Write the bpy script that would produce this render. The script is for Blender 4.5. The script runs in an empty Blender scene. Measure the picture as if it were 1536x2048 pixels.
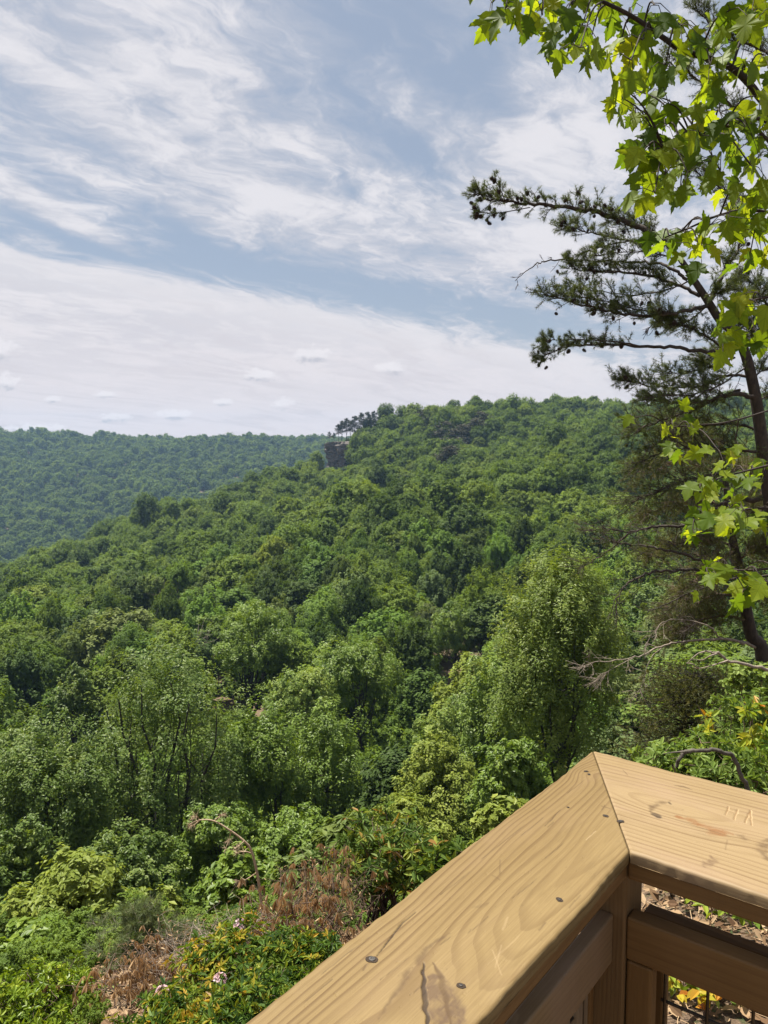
import bpy, math
import numpy as np
from mathutils import Vector, Matrix

R = math.radians
scene = bpy.context.scene
COL = scene.collection
rng = np.random.default_rng(11)

# ------------------------------------------------------------------ camera, sky, sun, exposure
FPX = 1540.0                                   # focal length in photo pixels (1536 x 2048)
PITCH = math.atan(132 / FPX)
cam_d = bpy.data.cameras.new('camera'); cam = bpy.data.objects.new('camera', cam_d); COL.objects.link(cam)
cam_d.sensor_fit = 'VERTICAL'; cam_d.sensor_height = 36.0; cam_d.lens = 36.0 * FPX / 2048
cam_d.clip_start = 0.05; cam_d.clip_end = 8000
cam.location = (0, 0, 0); cam.rotation_euler = (R(90) - PITCH, 0, 0)
scene.camera = cam
scene.view_settings.view_transform = 'Standard'; scene.view_settings.look = 'None'
scene.view_settings.gamma = 1.0; scene.view_settings.exposure = 1.0
cy_ = scene.cycles
cy_.max_bounces = 8; cy_.diffuse_bounces = 2; cy_.glossy_bounces = 2; cy_.transmission_bounces = 5
cy_.volume_bounces = 0; cy_.transparent_max_bounces = 8; cy_.use_denoising = True; cy_.denoiser = 'OPENIMAGEDENOISE'; cy_.denoising_input_passes = 'RGB_ALBEDO_NORMAL'; cy_.denoising_prefilter = 'ACCURATE'
cy_.caustics_reflective = False; cy_.caustics_refractive = False
cy_.sample_clamp_indirect = 6.0

SUN_AZ, SUN_EL = -50.0, 68.0
sdir = Vector((math.sin(R(SUN_AZ)) * math.cos(R(SUN_EL)), math.cos(R(SUN_AZ)) * math.cos(R(SUN_EL)), math.sin(R(SUN_EL))))
sun_d = bpy.data.lights.new('sun', 'SUN'); sun_d.energy = 5.0; sun_d.angle = R(0.5); sun_d.color = (1.0, 0.95, 0.84)
sun = bpy.data.objects.new('sun', sun_d); COL.objects.link(sun)
sun.rotation_euler = sdir.to_track_quat('Z', 'Y').to_euler(); sun.location = sdir * 200

world = bpy.data.worlds.new('World'); scene.world = world; world.use_nodes = True


class NG:
    """tiny helper for writing node trees"""
    def __init__(s, tree): s.t = tree; s.n = tree.nodes; s.l = tree.links
    def node(s, typ, **kw):
        n = s.n.new(typ)
        for k, v in kw.items(): setattr(n, k, v)
        return n
    def put(s, sock, v):
        if hasattr(v, 'is_output'): s.l.new(v, sock)
        elif v is not None:
            if isinstance(v, (tuple, list)) and len(v) == 3 and sock.type == 'RGBA': v = (*v, 1)
            sock.default_value = v
    def m(s, op, a, b=None, c=None, clamp=False):
        n = s.node('ShaderNodeMath', operation=op, use_clamp=clamp)
        s.put(n.inputs[0], a)
        if b is not None: s.put(n.inputs[1], b)
        if c is not None: s.put(n.inputs[2], c)
        return n.outputs[0]
    def v(s, op, a, b=None, scale=None):
        n = s.node('ShaderNodeVectorMath', operation=op)
        s.put(n.inputs[0], a)
        if b is not None: s.put(n.inputs[1], b)
        if scale is not None: s.put(n.inputs['Scale'], scale)
        return n.outputs['Value'] if op in ('LENGTH', 'DOT_PRODUCT', 'DISTANCE') else n.outputs['Vector']
    def xyz(s, v):
        n = s.node('ShaderNodeSeparateXYZ'); s.put(n.inputs[0], v); return n.outputs
    def vec(s, x, y, z):
        n = s.node('ShaderNodeCombineXYZ')
        for i, q in enumerate((x, y, z)): s.put(n.inputs[i], q)
        return n.outputs[0]
    def noise(s, vec, scale, detail=4, rough=0.55, dist=0.0):
        n = s.node('ShaderNodeTexNoise'); s.put(n.inputs['Vector'], vec)
        n.inputs['Scale'].default_value = scale; n.inputs['Detail'].default_value = detail
        n.inputs['Roughness'].default_value = rough; n.inputs['Distortion'].default_value = dist
        return n.outputs['Fac']
    def ss(s, x, a, b):
        n = s.node('ShaderNodeMapRange', interpolation_type='SMOOTHSTEP')
        s.put(n.inputs[0], x); s.put(n.inputs[1], a); s.put(n.inputs[2], b)
        n.inputs[3].default_value = 0; n.inputs[4].default_value = 1
        return n.outputs[0]
    def mix(s, f, a, b, blend='MIX'):
        n = s.node('ShaderNodeMix', data_type='RGBA', blend_type=blend)
        s.put(n.inputs[0], f); s.put(n.inputs[6], a); s.put(n.inputs[7], b)
        return n.outputs[2]
    def ramp(s, f, stops):
        n = s.node('ShaderNodeValToRGB'); s.put(n.inputs[0], f)
        e = n.color_ramp.elements
        while len(e) < len(stops): e.new(0.5)
        for q, (p, c) in zip(e, stops): q.position = p; q.color = (*c, 1)
        return n.outputs[0]


def build_sky():
    g = NG(world.node_tree); g.n.clear()
    out = g.node('ShaderNodeOutputWorld'); bg = g.node('ShaderNodeBackground')
    g.l.new(bg.outputs[0], out.inputs[0])
    sky = g.node('ShaderNodeTexSky', sky_type='NISHITA', sun_disc=False)
    sky.sun_elevation = R(SUN_EL); sky.sun_rotation = R(SUN_AZ); sky.air_density = 1.0; sky.dust_density = 1.6; sky.ozone_density = 1.5
    tc = g.node('ShaderNodeTexCoord'); d = tc.outputs['Generated']
    x, y, z = g.xyz(d)
    yy = g.m('MAXIMUM', y, 0.05)
    zz = g.m('MAXIMUM', z, 0.0)
    u = g.m('DIVIDE', x, yy); v = g.m('DIVIDE', z, yy)      # direction as slopes sideways and upwards from north
    den = g.m('ADD', zz, 0.10)
    # a high cloud layer: direction projected on a level sheet, wind-drawn along one bearing
    px = g.m('DIVIDE', x, den); py = g.m('DIVIDE', y, den)
    a = R(30)
    along = g.m('ADD', g.m('MULTIPLY', px, math.sin(a)), g.m('MULTIPLY', py, math.cos(a)))
    across = g.m('SUBTRACT', g.m('MULTIPLY', px, math.cos(a)), g.m('MULTIPLY', py, math.sin(a)))
    p0 = g.vec(px, py, 0.0)
    warp = g.m('SUBTRACT', g.noise(p0, 1.3, 4, .55), 0.5)
    warp2 = g.m('SUBTRACT', g.noise(g.vec(px, py, 7.3), 5.0, 5, .6), 0.5)
    ac = g.m('ADD', across, g.m('ADD', g.m('MULTIPLY', warp, 0.50), g.m('MULTIPLY', warp2, 0.12)))
    al = g.m('ADD', along, g.m('MULTIPLY', warp, 0.6))
    n1 = g.noise(g.vec(ac, g.m('MULTIPLY', al, 0.22), 3.1), 4.2, 10, 0.60, 0.08)      # long fibres
    n2 = g.noise(g.vec(ac, g.m('MULTIPLY', al, 0.55), 1.7), 8.5, 9, 0.64, 0.12)          # flocks
    n3 = g.noise(g.vec(px, py, 5.0), 1.5, 4, 0.55)                                      # broad patches
    n5 = g.noise(g.vec(g.m('MULTIPLY', ac, 1.0), g.m('MULTIPLY', al, 0.08), 9.0), 16.0, 8, 0.62, 0.2)   # fine combed strands
    k_ = lambda n, w: g.m('MULTIPLY', g.m('SUBTRACT', n, .5), w)
    dens = g.m('ADD', g.m('ADD', k_(n1, 1.25), k_(n2, 1.65)), g.m('ADD', k_(n3, .9), k_(n5, .40)))
    def blob(cx, cy, rx, ry, ang=0.0):
        c, s_ = math.cos(ang), math.sin(ang)
        du = g.m('SUBTRACT', u, cx); dv = g.m('SUBTRACT', v, cy)
        e1 = g.m('DIVIDE', g.m('ADD', g.m('MULTIPLY', du, c), g.m('MULTIPLY', dv, s_)), rx)
        e2 = g.m('DIVIDE', g.m('SUBTRACT', g.m('MULTIPLY', dv, c), g.m('MULTIPLY', du, s_)), ry)
        r2 = g.m('ADD', g.m('MULTIPLY', e1, e1), g.m('MULTIPLY', e2, e2))
        return g.m('POWER', 2.718, g.m('MULTIPLY', r2, -1.0))
    def uv(pxx, pyy): return (pxx - 768) / FPX, (892 - pyy) / FPX
    bias = None
    for (bx, by, rx, ry, ang, w) in [
            (480, 330, 380, 130, -0.5, 0.30), (1080, 330, 190, 120, 0.2, 0.42), (200, 90, 330, 130, -0.4, 0.25),
            (110, 430, 240, 24, -0.52, 0.55), (1000, 500, 260, 60, 0.0, 0.25), (600, 440, 120, 40, -0.4, 0.30), (330, 330, 200, 30, -0.6, .25),
            (790, 90, 180, 90, -0.5, -0.50), (700, 580, 430, 44, -0.17, -0.75), (400, 500, 200, 26, -0.7, -0.40), (180, 500, 170, 18, -0.4, -0.45),
            (40, 330, 190, 34, -0.5, -0.40), (830, 330, 110, 30, -0.7, -0.55), (960, 210, 190, 60, -0.5, -0.35), (300, 240, 220, 22, -0.5, -0.3),
            (1400, 250, 200, 300, 0, 0.05), (560, 180, 240, 24, -0.6, -0.25)]:
        cx, cy = uv(bx, by)
        b = g.m('MULTIPLY', blob(cx, cy, rx / FPX, ry / FPX, ang), w)
        bias = b if bias is None else g.m('ADD', bias, b)
    dens = g.m('ADD', dens, bias)
    cirrus = g.m('MULTIPLY_ADD', g.ss(dens, -0.52, 0.40), .80, .20)
    # the low bank of haze cloud, its top edge slanting down
    edge = g.m('SUBTRACT', 0.178, g.m('MULTIPLY', u, 0.19))
    edge = g.m('ADD', edge, g.m('MULTIPLY', g.m('SUBTRACT', n1, 0.5), 0.09))
    edge = g.m('ADD', edge, g.m('MULTIPLY', g.m('SUBTRACT', n2, 0.5), 0.03))
    bank = g.ss(g.m('SUBTRACT', edge, v), -0.010, 0.030)
    cov = g.m('MAXIMUM', g.m('MULTIPLY', cirrus, 0.93), g.m('MULTIPLY', bank, 0.96))
    # small fair-weather puffs low over the hills
    puff = None; shade = None
    n4 = g.noise(g.vec(g.m('MULTIPLY', u, 1.0), g.m('MULTIPLY', v, 1.6), 0.3), 75, 7, 0.65)
    for (bx, by, rx, ry) in [(625, 712, 46, 20), (782, 738, 36, 18), (566, 808, 28, 16), (350, 830, 44, 13), (235, 834, 42, 14),
                             (15, 765, 40, 22), (10, 700, 44, 30), (75, 856, 70, 12), (450, 805, 26, 10), (215, 790, 30, 9), (520, 752, 46, 16), (110, 800, 30, 10)]:
        cx, cy = uv(bx, by)
        e = blob(cx, cy, rx / FPX, ry / FPX)
        lo = g.m('MULTIPLY', e, g.ss(v, cy + 0.2 * ry / FPX, cy - 0.7 * ry / FPX))
        puff = e if puff is None else g.m('MAXIMUM', puff, e)
        shade = lo if shade is None else g.m('MAXIMUM', shade, lo)
    pn = g.m('ADD', n4, -0.5)
    puffm = g.ss(g.m('ADD', puff, g.m('MULTIPLY', pn, 2.0)), 0.42, .85)
    shadem = g.ss(g.m('ADD', shade, g.m('MULTIPLY', pn, 1.8)), 0.35, .85)
    low = g.ss(v, 0.30, 0.0)
    thick = g.ss(g.m('ADD', g.m('MULTIPLY', dens, .6), g.m('ADD', k_(n2, 1.2), k_(n3, 1.0))), -0.22, 0.50)
    c_high = g.mix(thick, (5.5, 5.65, 6.3), (7.8, 7.6, 7.9))
    ccol = g.mix(low, c_high, (7.7, 7.15, 7.35))
    skyc = g.mix(1.0, sky.outputs[0], (1.0, 1.0, 1.0), 'MULTIPLY')
    blue = g.mix(0.55, skyc, (3.05, 3.9, 5.05))
    ccol = g.mix(g.m('MULTIPLY', bank, g.ss(g.m('SUBTRACT', edge, v), .09, .0)), ccol, (7.7, 7.45, 7.7))
    ccol = g.mix(g.m('MULTIPLY', g.m('MULTIPLY', low, bank), g.ss(n1, .55, .30)), ccol, (6.6, 6.2, 6.5))
    c = g.mix(cov, blue, ccol)
    c = g.mix(g.m('MULTIPLY', puffm, 0.6), c, (8.6, 8.3, 8.5))
    c = g.mix(g.m('MULTIPLY', shadem, 0.75), c, (4.7, 4.7, 5.2))
    g.l.new(c, bg.inputs[0]); bg.inputs[1].default_value = 0.0535


build_sky()

# ------------------------------------------------------------------ helpers
cp, sp_ = math.cos(PITCH), math.sin(PITCH)


def P(px, py, Y):
    """point at forward distance Y seen at photo pixel (px, py)"""
    cx = (px - 768) / FPX; cy = (1024 - py) / FPX
    d = np.array([cx, cp + cy * sp_, -sp_ + cy * cp])
    return d * (Y / d[1])


def slope(py):
    cy = (1024 - py) / FPX
    return (-sp_ + cy * cp) / (cp + cy * sp_)


def toplane(px, py, z):
    d = P(px, py, 1.0)
    return d * (z / d[2])


def project(p):
    p = np.asarray(p, float)
    f = p[..., 1] * cp - p[..., 2] * sp_; up = p[..., 1] * sp_ + p[..., 2] * cp
    return 768 + FPX * p[..., 0] / f, 1024 - FPX * up / f


def unit(a):
    a = np.asarray(a, float)
    return a / np.maximum(np.linalg.norm(a, axis=-1, keepdims=True), 1e-9)


class MB:
    """collects triangles and quads, then links them as one mesh"""
    def __init__(s): s.V = []; s.F = []; s.n = 0; s.A = {}; s.M = []
    def add(s, V, F, mi=0, **attr):
        V = np.asarray(V, float).reshape(-1, 3); F = np.asarray(F, int)
        s.V.append(V); s.F.append(F + s.n); s.M.append(np.full(len(F), mi, int))
        for k in set(list(s.A) + list(attr)):
            if k not in s.A: s.A[k] = [np.zeros(s.n)]
            val = attr.get(k, 0.5)
            s.A[k].append(np.broadcast_to(np.asarray(val, float), (len(V),)).copy())
        s.n += len(V)
        return s
    def mesh(s, name, mats, smooth=False):
        me = bpy.data.meshes.new(name)
        V = np.concatenate(s.V) if s.V else np.zeros((0, 3))
        me.vertices.add(len(V)); me.vertices.foreach_set('co', V.astype(np.float32).ravel())
        loops = np.concatenate([f.ravel() for f in s.F]); tot = np.concatenate([np.full(len(f), f.shape[1], int) for f in s.F])
        me.loops.add(len(loops)); me.loops.foreach_set('vertex_index', loops.astype(np.int32))
        me.polygons.add(len(tot))
        start = np.concatenate([[0], np.cumsum(tot)[:-1]])
        me.polygons.foreach_set('loop_start', start.astype(np.int32)); me.polygons.foreach_set('loop_total', tot.astype(np.int32))
        me.polygons.foreach_set('material_index', np.concatenate(s.M).astype(np.int32))
        me.polygons.foreach_set('use_smooth', np.full(len(tot), bool(smooth)))
        for k, a in s.A.items():
            at = me.attributes.new(k, 'FLOAT', 'POINT'); at.data.foreach_set('value', np.concatenate(a).astype(np.float32))
        me.update(calc_edges=True)
        for m in (mats if isinstance(mats, (list, tuple)) else [mats]): me.materials.append(m)
        return me
    def obj(s, name, mats, parent=None, smooth=False):
        return link(name, s.mesh(name, mats, smooth), parent)


def link(name, data, parent=None):
    o = bpy.data.objects.new(name, data); COL.objects.link(o)
    if parent is not None: o.parent = parent
    return o


def tag(o, label=None, cat=None, group=None, kind=None):
    if label: o['label'] = label
    if cat: o['category'] = cat
    if group: o['group'] = group
    if kind: o['kind'] = kind
    return o


def thing(name, loc, label, cat, group=None):
    o = link(name, None); o.location = loc; o.empty_display_size = 0.1
    return tag(o, label, cat, group)


def tube(path, rad, sides=6):
    path = np.asarray(path, float); n = len(path)
    rad = np.broadcast_to(np.asarray(rad, float), (n,))
    T = unit(np.gradient(path, axis=0))
    ref = np.array([0, 0, 1.0]) if abs(T[0][2]) < 0.9 else np.array([1.0, 0, 0])
    a = unit(np.cross(T[0], ref)); V = []
    ang = np.linspace(0, 2 * math.pi, sides, endpoint=False)
    for i in range(n):
        a = unit(a - T[i] * np.dot(a, T[i])); b = np.cross(T[i], a)
        V.append(path[i] + rad[i] * (np.cos(ang)[:, None] * a + np.sin(ang)[:, None] * b))
    V = np.concatenate(V); F = []
    for i in range(n - 1):
        for k in range(sides):
            k2 = (k + 1) % sides
            F.append((i * sides + k, i * sides + k2, (i + 1) * sides + k2, (i + 1) * sides + k))
    return V, np.array(F)


def spline(pts, per=6):
    """Catmull-Rom through the points"""
    p = np.asarray(pts, float)
    if len(p) < 3: return np.array([p[0] + (p[-1] - p[0]) * t for t in np.linspace(0, 1, per + 1)])
    q = np.vstack([2 * p[0] - p[1], p, 2 * p[-1] - p[-2]]); out = []
    for i in range(1, len(q) - 2):
        for t in np.linspace(0, 1, per, endpoint=False):
            out.append(0.5 * (2 * q[i] + (q[i + 1] - q[i - 1]) * t + (2 * q[i - 1] - 5 * q[i] + 4 * q[i + 1] - q[i + 2]) * t * t
                              + (3 * q[i] - q[i - 1] - 3 * q[i + 1] + q[i + 2]) * t ** 3))
    out.append(p[-1])
    return np.array(out)


def rsphere(n, r=rng): return unit(r.normal(size=(n, 3)))


def leaf_quads(Pp, N, L, W, r=rng, T=None):
    """one folded rhombic leaf per point"""
    n = len(Pp)
    if T is None: T = r.normal(size=(n, 3))
    T = unit(T - N * np.sum(T * N, 1, keepdims=True)); B = np.cross(N, T)
    L = np.broadcast_to(L, (n,))[:, None]; W = np.broadcast_to(W, (n,))[:, None]
    V = np.stack([Pp - T * L * .5, Pp + B * W * .5 + N * W * .18, Pp + T * L * .5, Pp - B * W * .5 + N * W * .18], 1).reshape(-1, 3)
    F = np.arange(n * 4).reshape(n, 4)
    return V, F


def leaf_six(Pp, T, N, L, W, curl=0.15):
    """elliptical leaf with a fold along its midrib: base at Pp, pointing along T"""
    n = len(Pp); N = unit(N - T * np.sum(N * T, 1, keepdims=True)); B = np.cross(N, T)
    L = np.broadcast_to(L, (n,))[:, None]; W = np.broadcast_to(W, (n,))[:, None]
    f = N * W * .22
    pts = [Pp, Pp + T * L * .3 + B * W * .45 + f, Pp + T * L * .68 + B * W * .42 + f - N * L * curl * .4, Pp + T * L - N * L * curl,
           Pp + T * L * .68 - B * W * .42 + f - N * L * curl * .4, Pp + T * L * .3 - B * W * .45 + f]
    V = np.stack(pts, 1).reshape(-1, 3)
    b = np.arange(n)[:, None] * 6
    F = np.concatenate([b + np.array([[0, 1, 2, 3]]), b + np.array([[0, 3, 4, 5]])])
    return V, F


# ------------------------------------------------------------------ materials
def new_mat(name):
    m = bpy.data.materials.new(name); m.use_nodes = True
    g = NG(m.node_tree); g.n.clear()
    out = g.node('ShaderNodeOutputMaterial')
    return m, g, out


def leaf_shader(g, out, col, trans, tcol=None, rough=0.45, spec=0.35):
    pr = g.node('ShaderNodeBsdfPrincipled'); g.put(pr.inputs['Base Color'], col)
    pr.inputs['Roughness'].default_value = rough; pr.inputs['Specular IOR Level'].default_value = spec
    tr = g.node('ShaderNodeBsdfTranslucent'); g.put(tr.inputs[0], tcol if tcol is not None else col)
    mx = g.node('ShaderNodeMixShader'); mx.inputs[0].default_value = trans
    g.l.new(pr.outputs[0], mx.inputs[1]); g.l.new(tr.outputs[0], mx.inputs[2]); g.l.new(mx.outputs[0], out.inputs[0])


def attr(g, name): return g.node('ShaderNodeAttribute', attribute_name=name).outputs['Fac']


def foliage_mat(name, stops, trans=0.3, rough=0.45, spec=0.35, tmul=(1.45, 1.38, 0.6)):
    """leaf colour runs over the stops from leaf to leaf"""
    m, g, out = new_mat(name)
    c = g.ramp(attr(g, 'v'), stops)
    leaf_shader(g, out, c, trans, g.mix(1.0, c, tmul, 'MULTIPLY'), rough, spec)
    return m


def forest_mat(name, own_colour):
    m, g, out = new_mat(name)
    oi = g.node('ShaderNodeObjectInfo')
    if own_colour: base = oi.outputs['Color']
    else: base = g.ramp(oi.outputs['Random'], FOREST_RAMP)
    vv = g.m('MULTIPLY_ADD', attr(g, 'v'), 0.7, 0.65)
    c = g.mix(1.0, base, g.vec(vv, vv, vv), 'MULTIPLY')
    leaf_shader(g, out, c, 0.36, g.mix(1.0, c, (1.5, 1.4, 0.5), 'MULTIPLY'), 0.55, 0.16)
    return m


PALETTE = {'dark green': (0.066, 0.108, 0.018), 'mid-green': (0.112, 0.172, 0.024), 'fresh green': (0.140, 0.215, 0.030),
           'yellow-green': (0.178, 0.246, 0.032), 'grey-green': (0.138, 0.188, 0.058)}
FOREST_RAMP = [(0.0, (0.066, 0.110, 0.018)), (0.25, (0.104, 0.164, 0.023)), (0.5, (0.128, 0.192, 0.030)), (0.7, (0.142, 0.215, 0.029)),
               (0.86, (0.150, 0.205, 0.042)), (0.97, (0.175, 0.244, 0.031)), (1.0, (0.185, 0.25, 0.030))]
M_FOREST = forest_mat('hillside_leaves', True)
M_FOREST_MASS = forest_mat('forest_leaves', False)


def bark_mat(name, c1, c2, scale=18, stretch=0.25):
    m, g, out = new_mat(name)
    tc = g.node('ShaderNodeTexCoord').outputs['Object']
    x, y, z = g.xyz(tc)
    n = g.noise(g.vec(x, y, g.m('MULTIPLY', z, stretch)), scale, 5, 0.65)
    pr = g.node('ShaderNodeBsdfPrincipled'); g.put(pr.inputs['Base Color'], g.ramp(n, [(0.3, c1), (0.7, c2)]))
    pr.inputs['Roughness'].default_value = 0.85
    bp = g.node('ShaderNodeBump'); bp.inputs['Strength'].default_value = 0.7; bp.inputs['Distance'].default_value = 0.012
    g.put(bp.inputs['Height'], n); g.l.new(bp.outputs[0], pr.inputs['Normal']); g.l.new(pr.outputs[0], out.inputs[0])
    return m


M_BARK = bark_mat('grey_bark', (0.035, 0.028, 0.022), (0.12, 0.10, 0.08))
M_BARK_DARK = bark_mat('dark_bark', (0.015, 0.012, 0.010), (0.06, 0.048, 0.038))
M_PINEBARK = bark_mat('pine_bark', (0.016, 0.012, 0.009), (0.070, 0.050, 0.036), 26, 0.4)
M_DEADWOOD = bark_mat('dead_wood', (0.13, 0.10, 0.075), (0.34, 0.28, 0.22), 30, 0.3)
M_TWIG = bark_mat('twig_bark', (0.07, 0.045, 0.030), (0.18, 0.12, 0.085), 40, 0.3)
M_PALEDEAD = bark_mat('pale_dead_wood', (0.30, 0.20, 0.12), (0.52, 0.40, 0.27), 30, 0.2)
M_MAPLEBARK = bark_mat('maple_twig_bark', (0.018, 0.012, 0.010), (0.055, 0.036, 0.028), 60, 0.3)

# ------------------------------------------------------------------ terrain
CC = np.array([-700, 0, 180, 330, 640, 700, 780, 900, 1200, 1536, 2200], float)
YN = np.array([2.5, 4, 6, 9, 13, 20], float)          # near ground, metres below the eye
ZN = np.array([[-2.8, -3.6, -4.8, -6.5, -9, -14], [-2.6, -3.4, -4.6, -6.3, -9.0, -14.2], [-2.5, -3.2, -4.4, -6.1, -9.0, -14.4],
               [-2.4, -3.1, -4.2, -6.0, -8.8, -14.4], [-2.3, -2.9, -4.0, -5.9, -8.8, -14.2], [-2.3, -2.9, -4.0, -5.9, -8.8, -14.2],
               [-2.25, -2.85, -3.9, -5.8, -8.8, -14.0], [-2.2, -2.8, -3.8, -5.7, -8.8, -14.0], [-2.0, -2.4, -3.3, -5.0, -8.0, -13.2],
               [-1.95, -2.15, -2.7, -4.4, -6.6, -11.5], [-1.9, -2.0, -2.3, -3.2, -4.6, -7.5]])
YF = np.array([40, 80, 150, 250, 350, 430, 520, 620, 750, 900, 1150, 1350, 2600], float)   # tree-top line, photo rows
RF = [[1510, 1320, 1200, 1160, 1170, 1190, 1200, 1150, 1080, 980, 855, 885, 890],
      [1500, 1310, 1190, 1128, 1145, 1175, 1190, 1150, 1080, 980, 862, 888, 890],
      [1500, 1295, 1170, 1088, 1082, 1110, 1140, 1130, 1065, 975, 874, 889, 890],
      [1500, 1280, 1150, 1065, 1020, 1050, 1090, 1080, 1040, 970, 879, 889, 890],
      [1480, 1260, 1100, 1005, 945, 930, 990, 1000, 985, 950, 880, 889, 890],
      [1470, 1250, 1085, 985, 915, 886, 960, 985, 975, 945, 882, 889, 890],
      [1460, 1245, 1080, 970, 890, 836, 870, 920, 930, 925, 886, 889, 890],
      [1440, 1235, 1065, 955, 862, 812, 830, 845, 860, 870, 878, 885, 889],
      [1390, 1195, 1035, 915, 835, 798, 815, 832, 848, 860, 872, 880, 887],
      [1320, 1175, 1015, 895, 825, 792, 812, 830, 846, 858, 870, 880, 887],
      [1260, 1130, 980, 875, 815, 788, 808, 828, 845, 858, 870, 880, 887]]
ZC = np.array([[slope(r) * y for r, y in zip(row, YF)] for row in RF])
HT = np.interp(YF, [40, 80, 3000], [9.5, 13, 13])
YG = np.concatenate([YN, YF]); ZG = np.concatenate([ZN, ZC - HT], 1)


def _grid(cols, Y, tabY, tabZ):
    ly = np.log(np.clip(Y, tabY[0], tabY[-1])); lt = np.log(tabY)
    j = np.clip(np.searchsorted(lt, ly) - 1, 0, len(lt) - 2); fy = (ly - lt[j]) / (lt[j + 1] - lt[j])
    c = np.clip(cols, CC[0], CC[-1]); i = np.clip(np.searchsorted(CC, c) - 1, 0, len(CC) - 2); fc = (c - CC[i]) / (CC[i + 1] - CC[i])
    return (tabZ[i, j] * (1 - fy) + tabZ[i, j + 1] * fy) * (1 - fc) + (tabZ[i + 1, j] * (1 - fy) + tabZ[i + 1, j + 1] * fy) * fc


def ground(x, y):
    x = np.asarray(x, float); y = np.asarray(y, float)
    r = np.hypot(x, y); an = np.arctan2(x, y); ac = np.clip(an, -0.76, 0.76)
    Y = r * np.cos(ac); z = _grid(768 + FPX * np.tan(ac), Y, YG, ZG)
    und = 2.2 * np.sin(x / 17 + 1.3) * np.sin(y / 23 + .4) + 1.6 * np.sin(x / 9.3 + y / 13) + 3.0 * np.sin(x / 41 - y / 37)
    z = z + und * np.clip((Y - 60) / 120, 0, 1)
    w = np.clip((np.abs(an) - 1.0) / 1.1, 0, 1); w = w * w * (3 - 2 * w)
    zb = -1.95 + 4 * (1 - np.exp(-r / 60)) + 0.15 * np.sin(x * .7) * np.sin(y * .6)
    return z * (1 - w) + zb * w


def canopy(x, y):
    x = np.asarray(x, float); y = np.asarray(y, float)
    r = np.hypot(x, y); ac = np.clip(np.arctan2(x, y), -0.76, 0.76)
    return ground(x, y) + np.interp(r * np.cos(ac), [13, 20, 40, 80], [2, 3.5, 9.5, 13])


def ground_mat():
    m, g, out = new_mat('forest_floor')
    tc = g.node('ShaderNodeTexCoord').outputs['Object']
    n1 = g.noise(tc, 0.6, 5, 0.6); n2 = g.noise(tc, 14, 6, 0.7); n3 = g.noise(tc, 90, 4, 0.7)
    litter = g.ramp(n3, [(0.3, (0.05, 0.032, 0.020)), (0.5, (0.14, 0.09, 0.055)), (0.7, (0.27, 0.19, 0.12))])
    c = g.mix(g.ss(n2, 0.52, 0.66), litter, (0.045, 0.075, 0.018))
    c = g.mix(g.ss(n1, 0.5, 0.65), c, (0.05, 0.05, 0.02))
    pr = g.node('ShaderNodeBsdfPrincipled'); g.put(pr.inputs['Base Color'], c); pr.inputs['Roughness'].default_value = 0.95
    bp = g.node('ShaderNodeBump'); bp.inputs['Strength'].default_value = 0.8; bp.inputs['Distance'].default_value = 0.03
    g.put(bp.inputs['Height'], n3); g.l.new(bp.outputs[0], pr.inputs['Normal']); g.l.new(pr.outputs[0], out.inputs[0])
    return m


def build_ground():
    na, nr = 260, 190
    rr = np.concatenate([[0.3], np.geomspace(1.2, 1500, nr - 1)])
    aa = np.linspace(-math.pi, math.pi, na, endpoint=False)
    A, Q = np.meshgrid(aa, rr)
    X = Q * np.sin(A); Y = Q * np.cos(A); Z = ground(X, Y)
    V = np.stack([X, Y, Z], -1).reshape(-1, 3)
    i = np.arange(nr - 1)[:, None] * na; k = np.arange(na)[None]; k2 = (k + 1) % na
    F = np.stack([i + k, i + na + k, i + na + k2, i + k2], -1).reshape(-1, 4)[:, ::-1]
    b = MB(); b.add(V, F); o = b.obj('ground', ground_mat(), smooth=True)
    c0 = MB(); tag(o, kind='structure')


build_ground()

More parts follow.
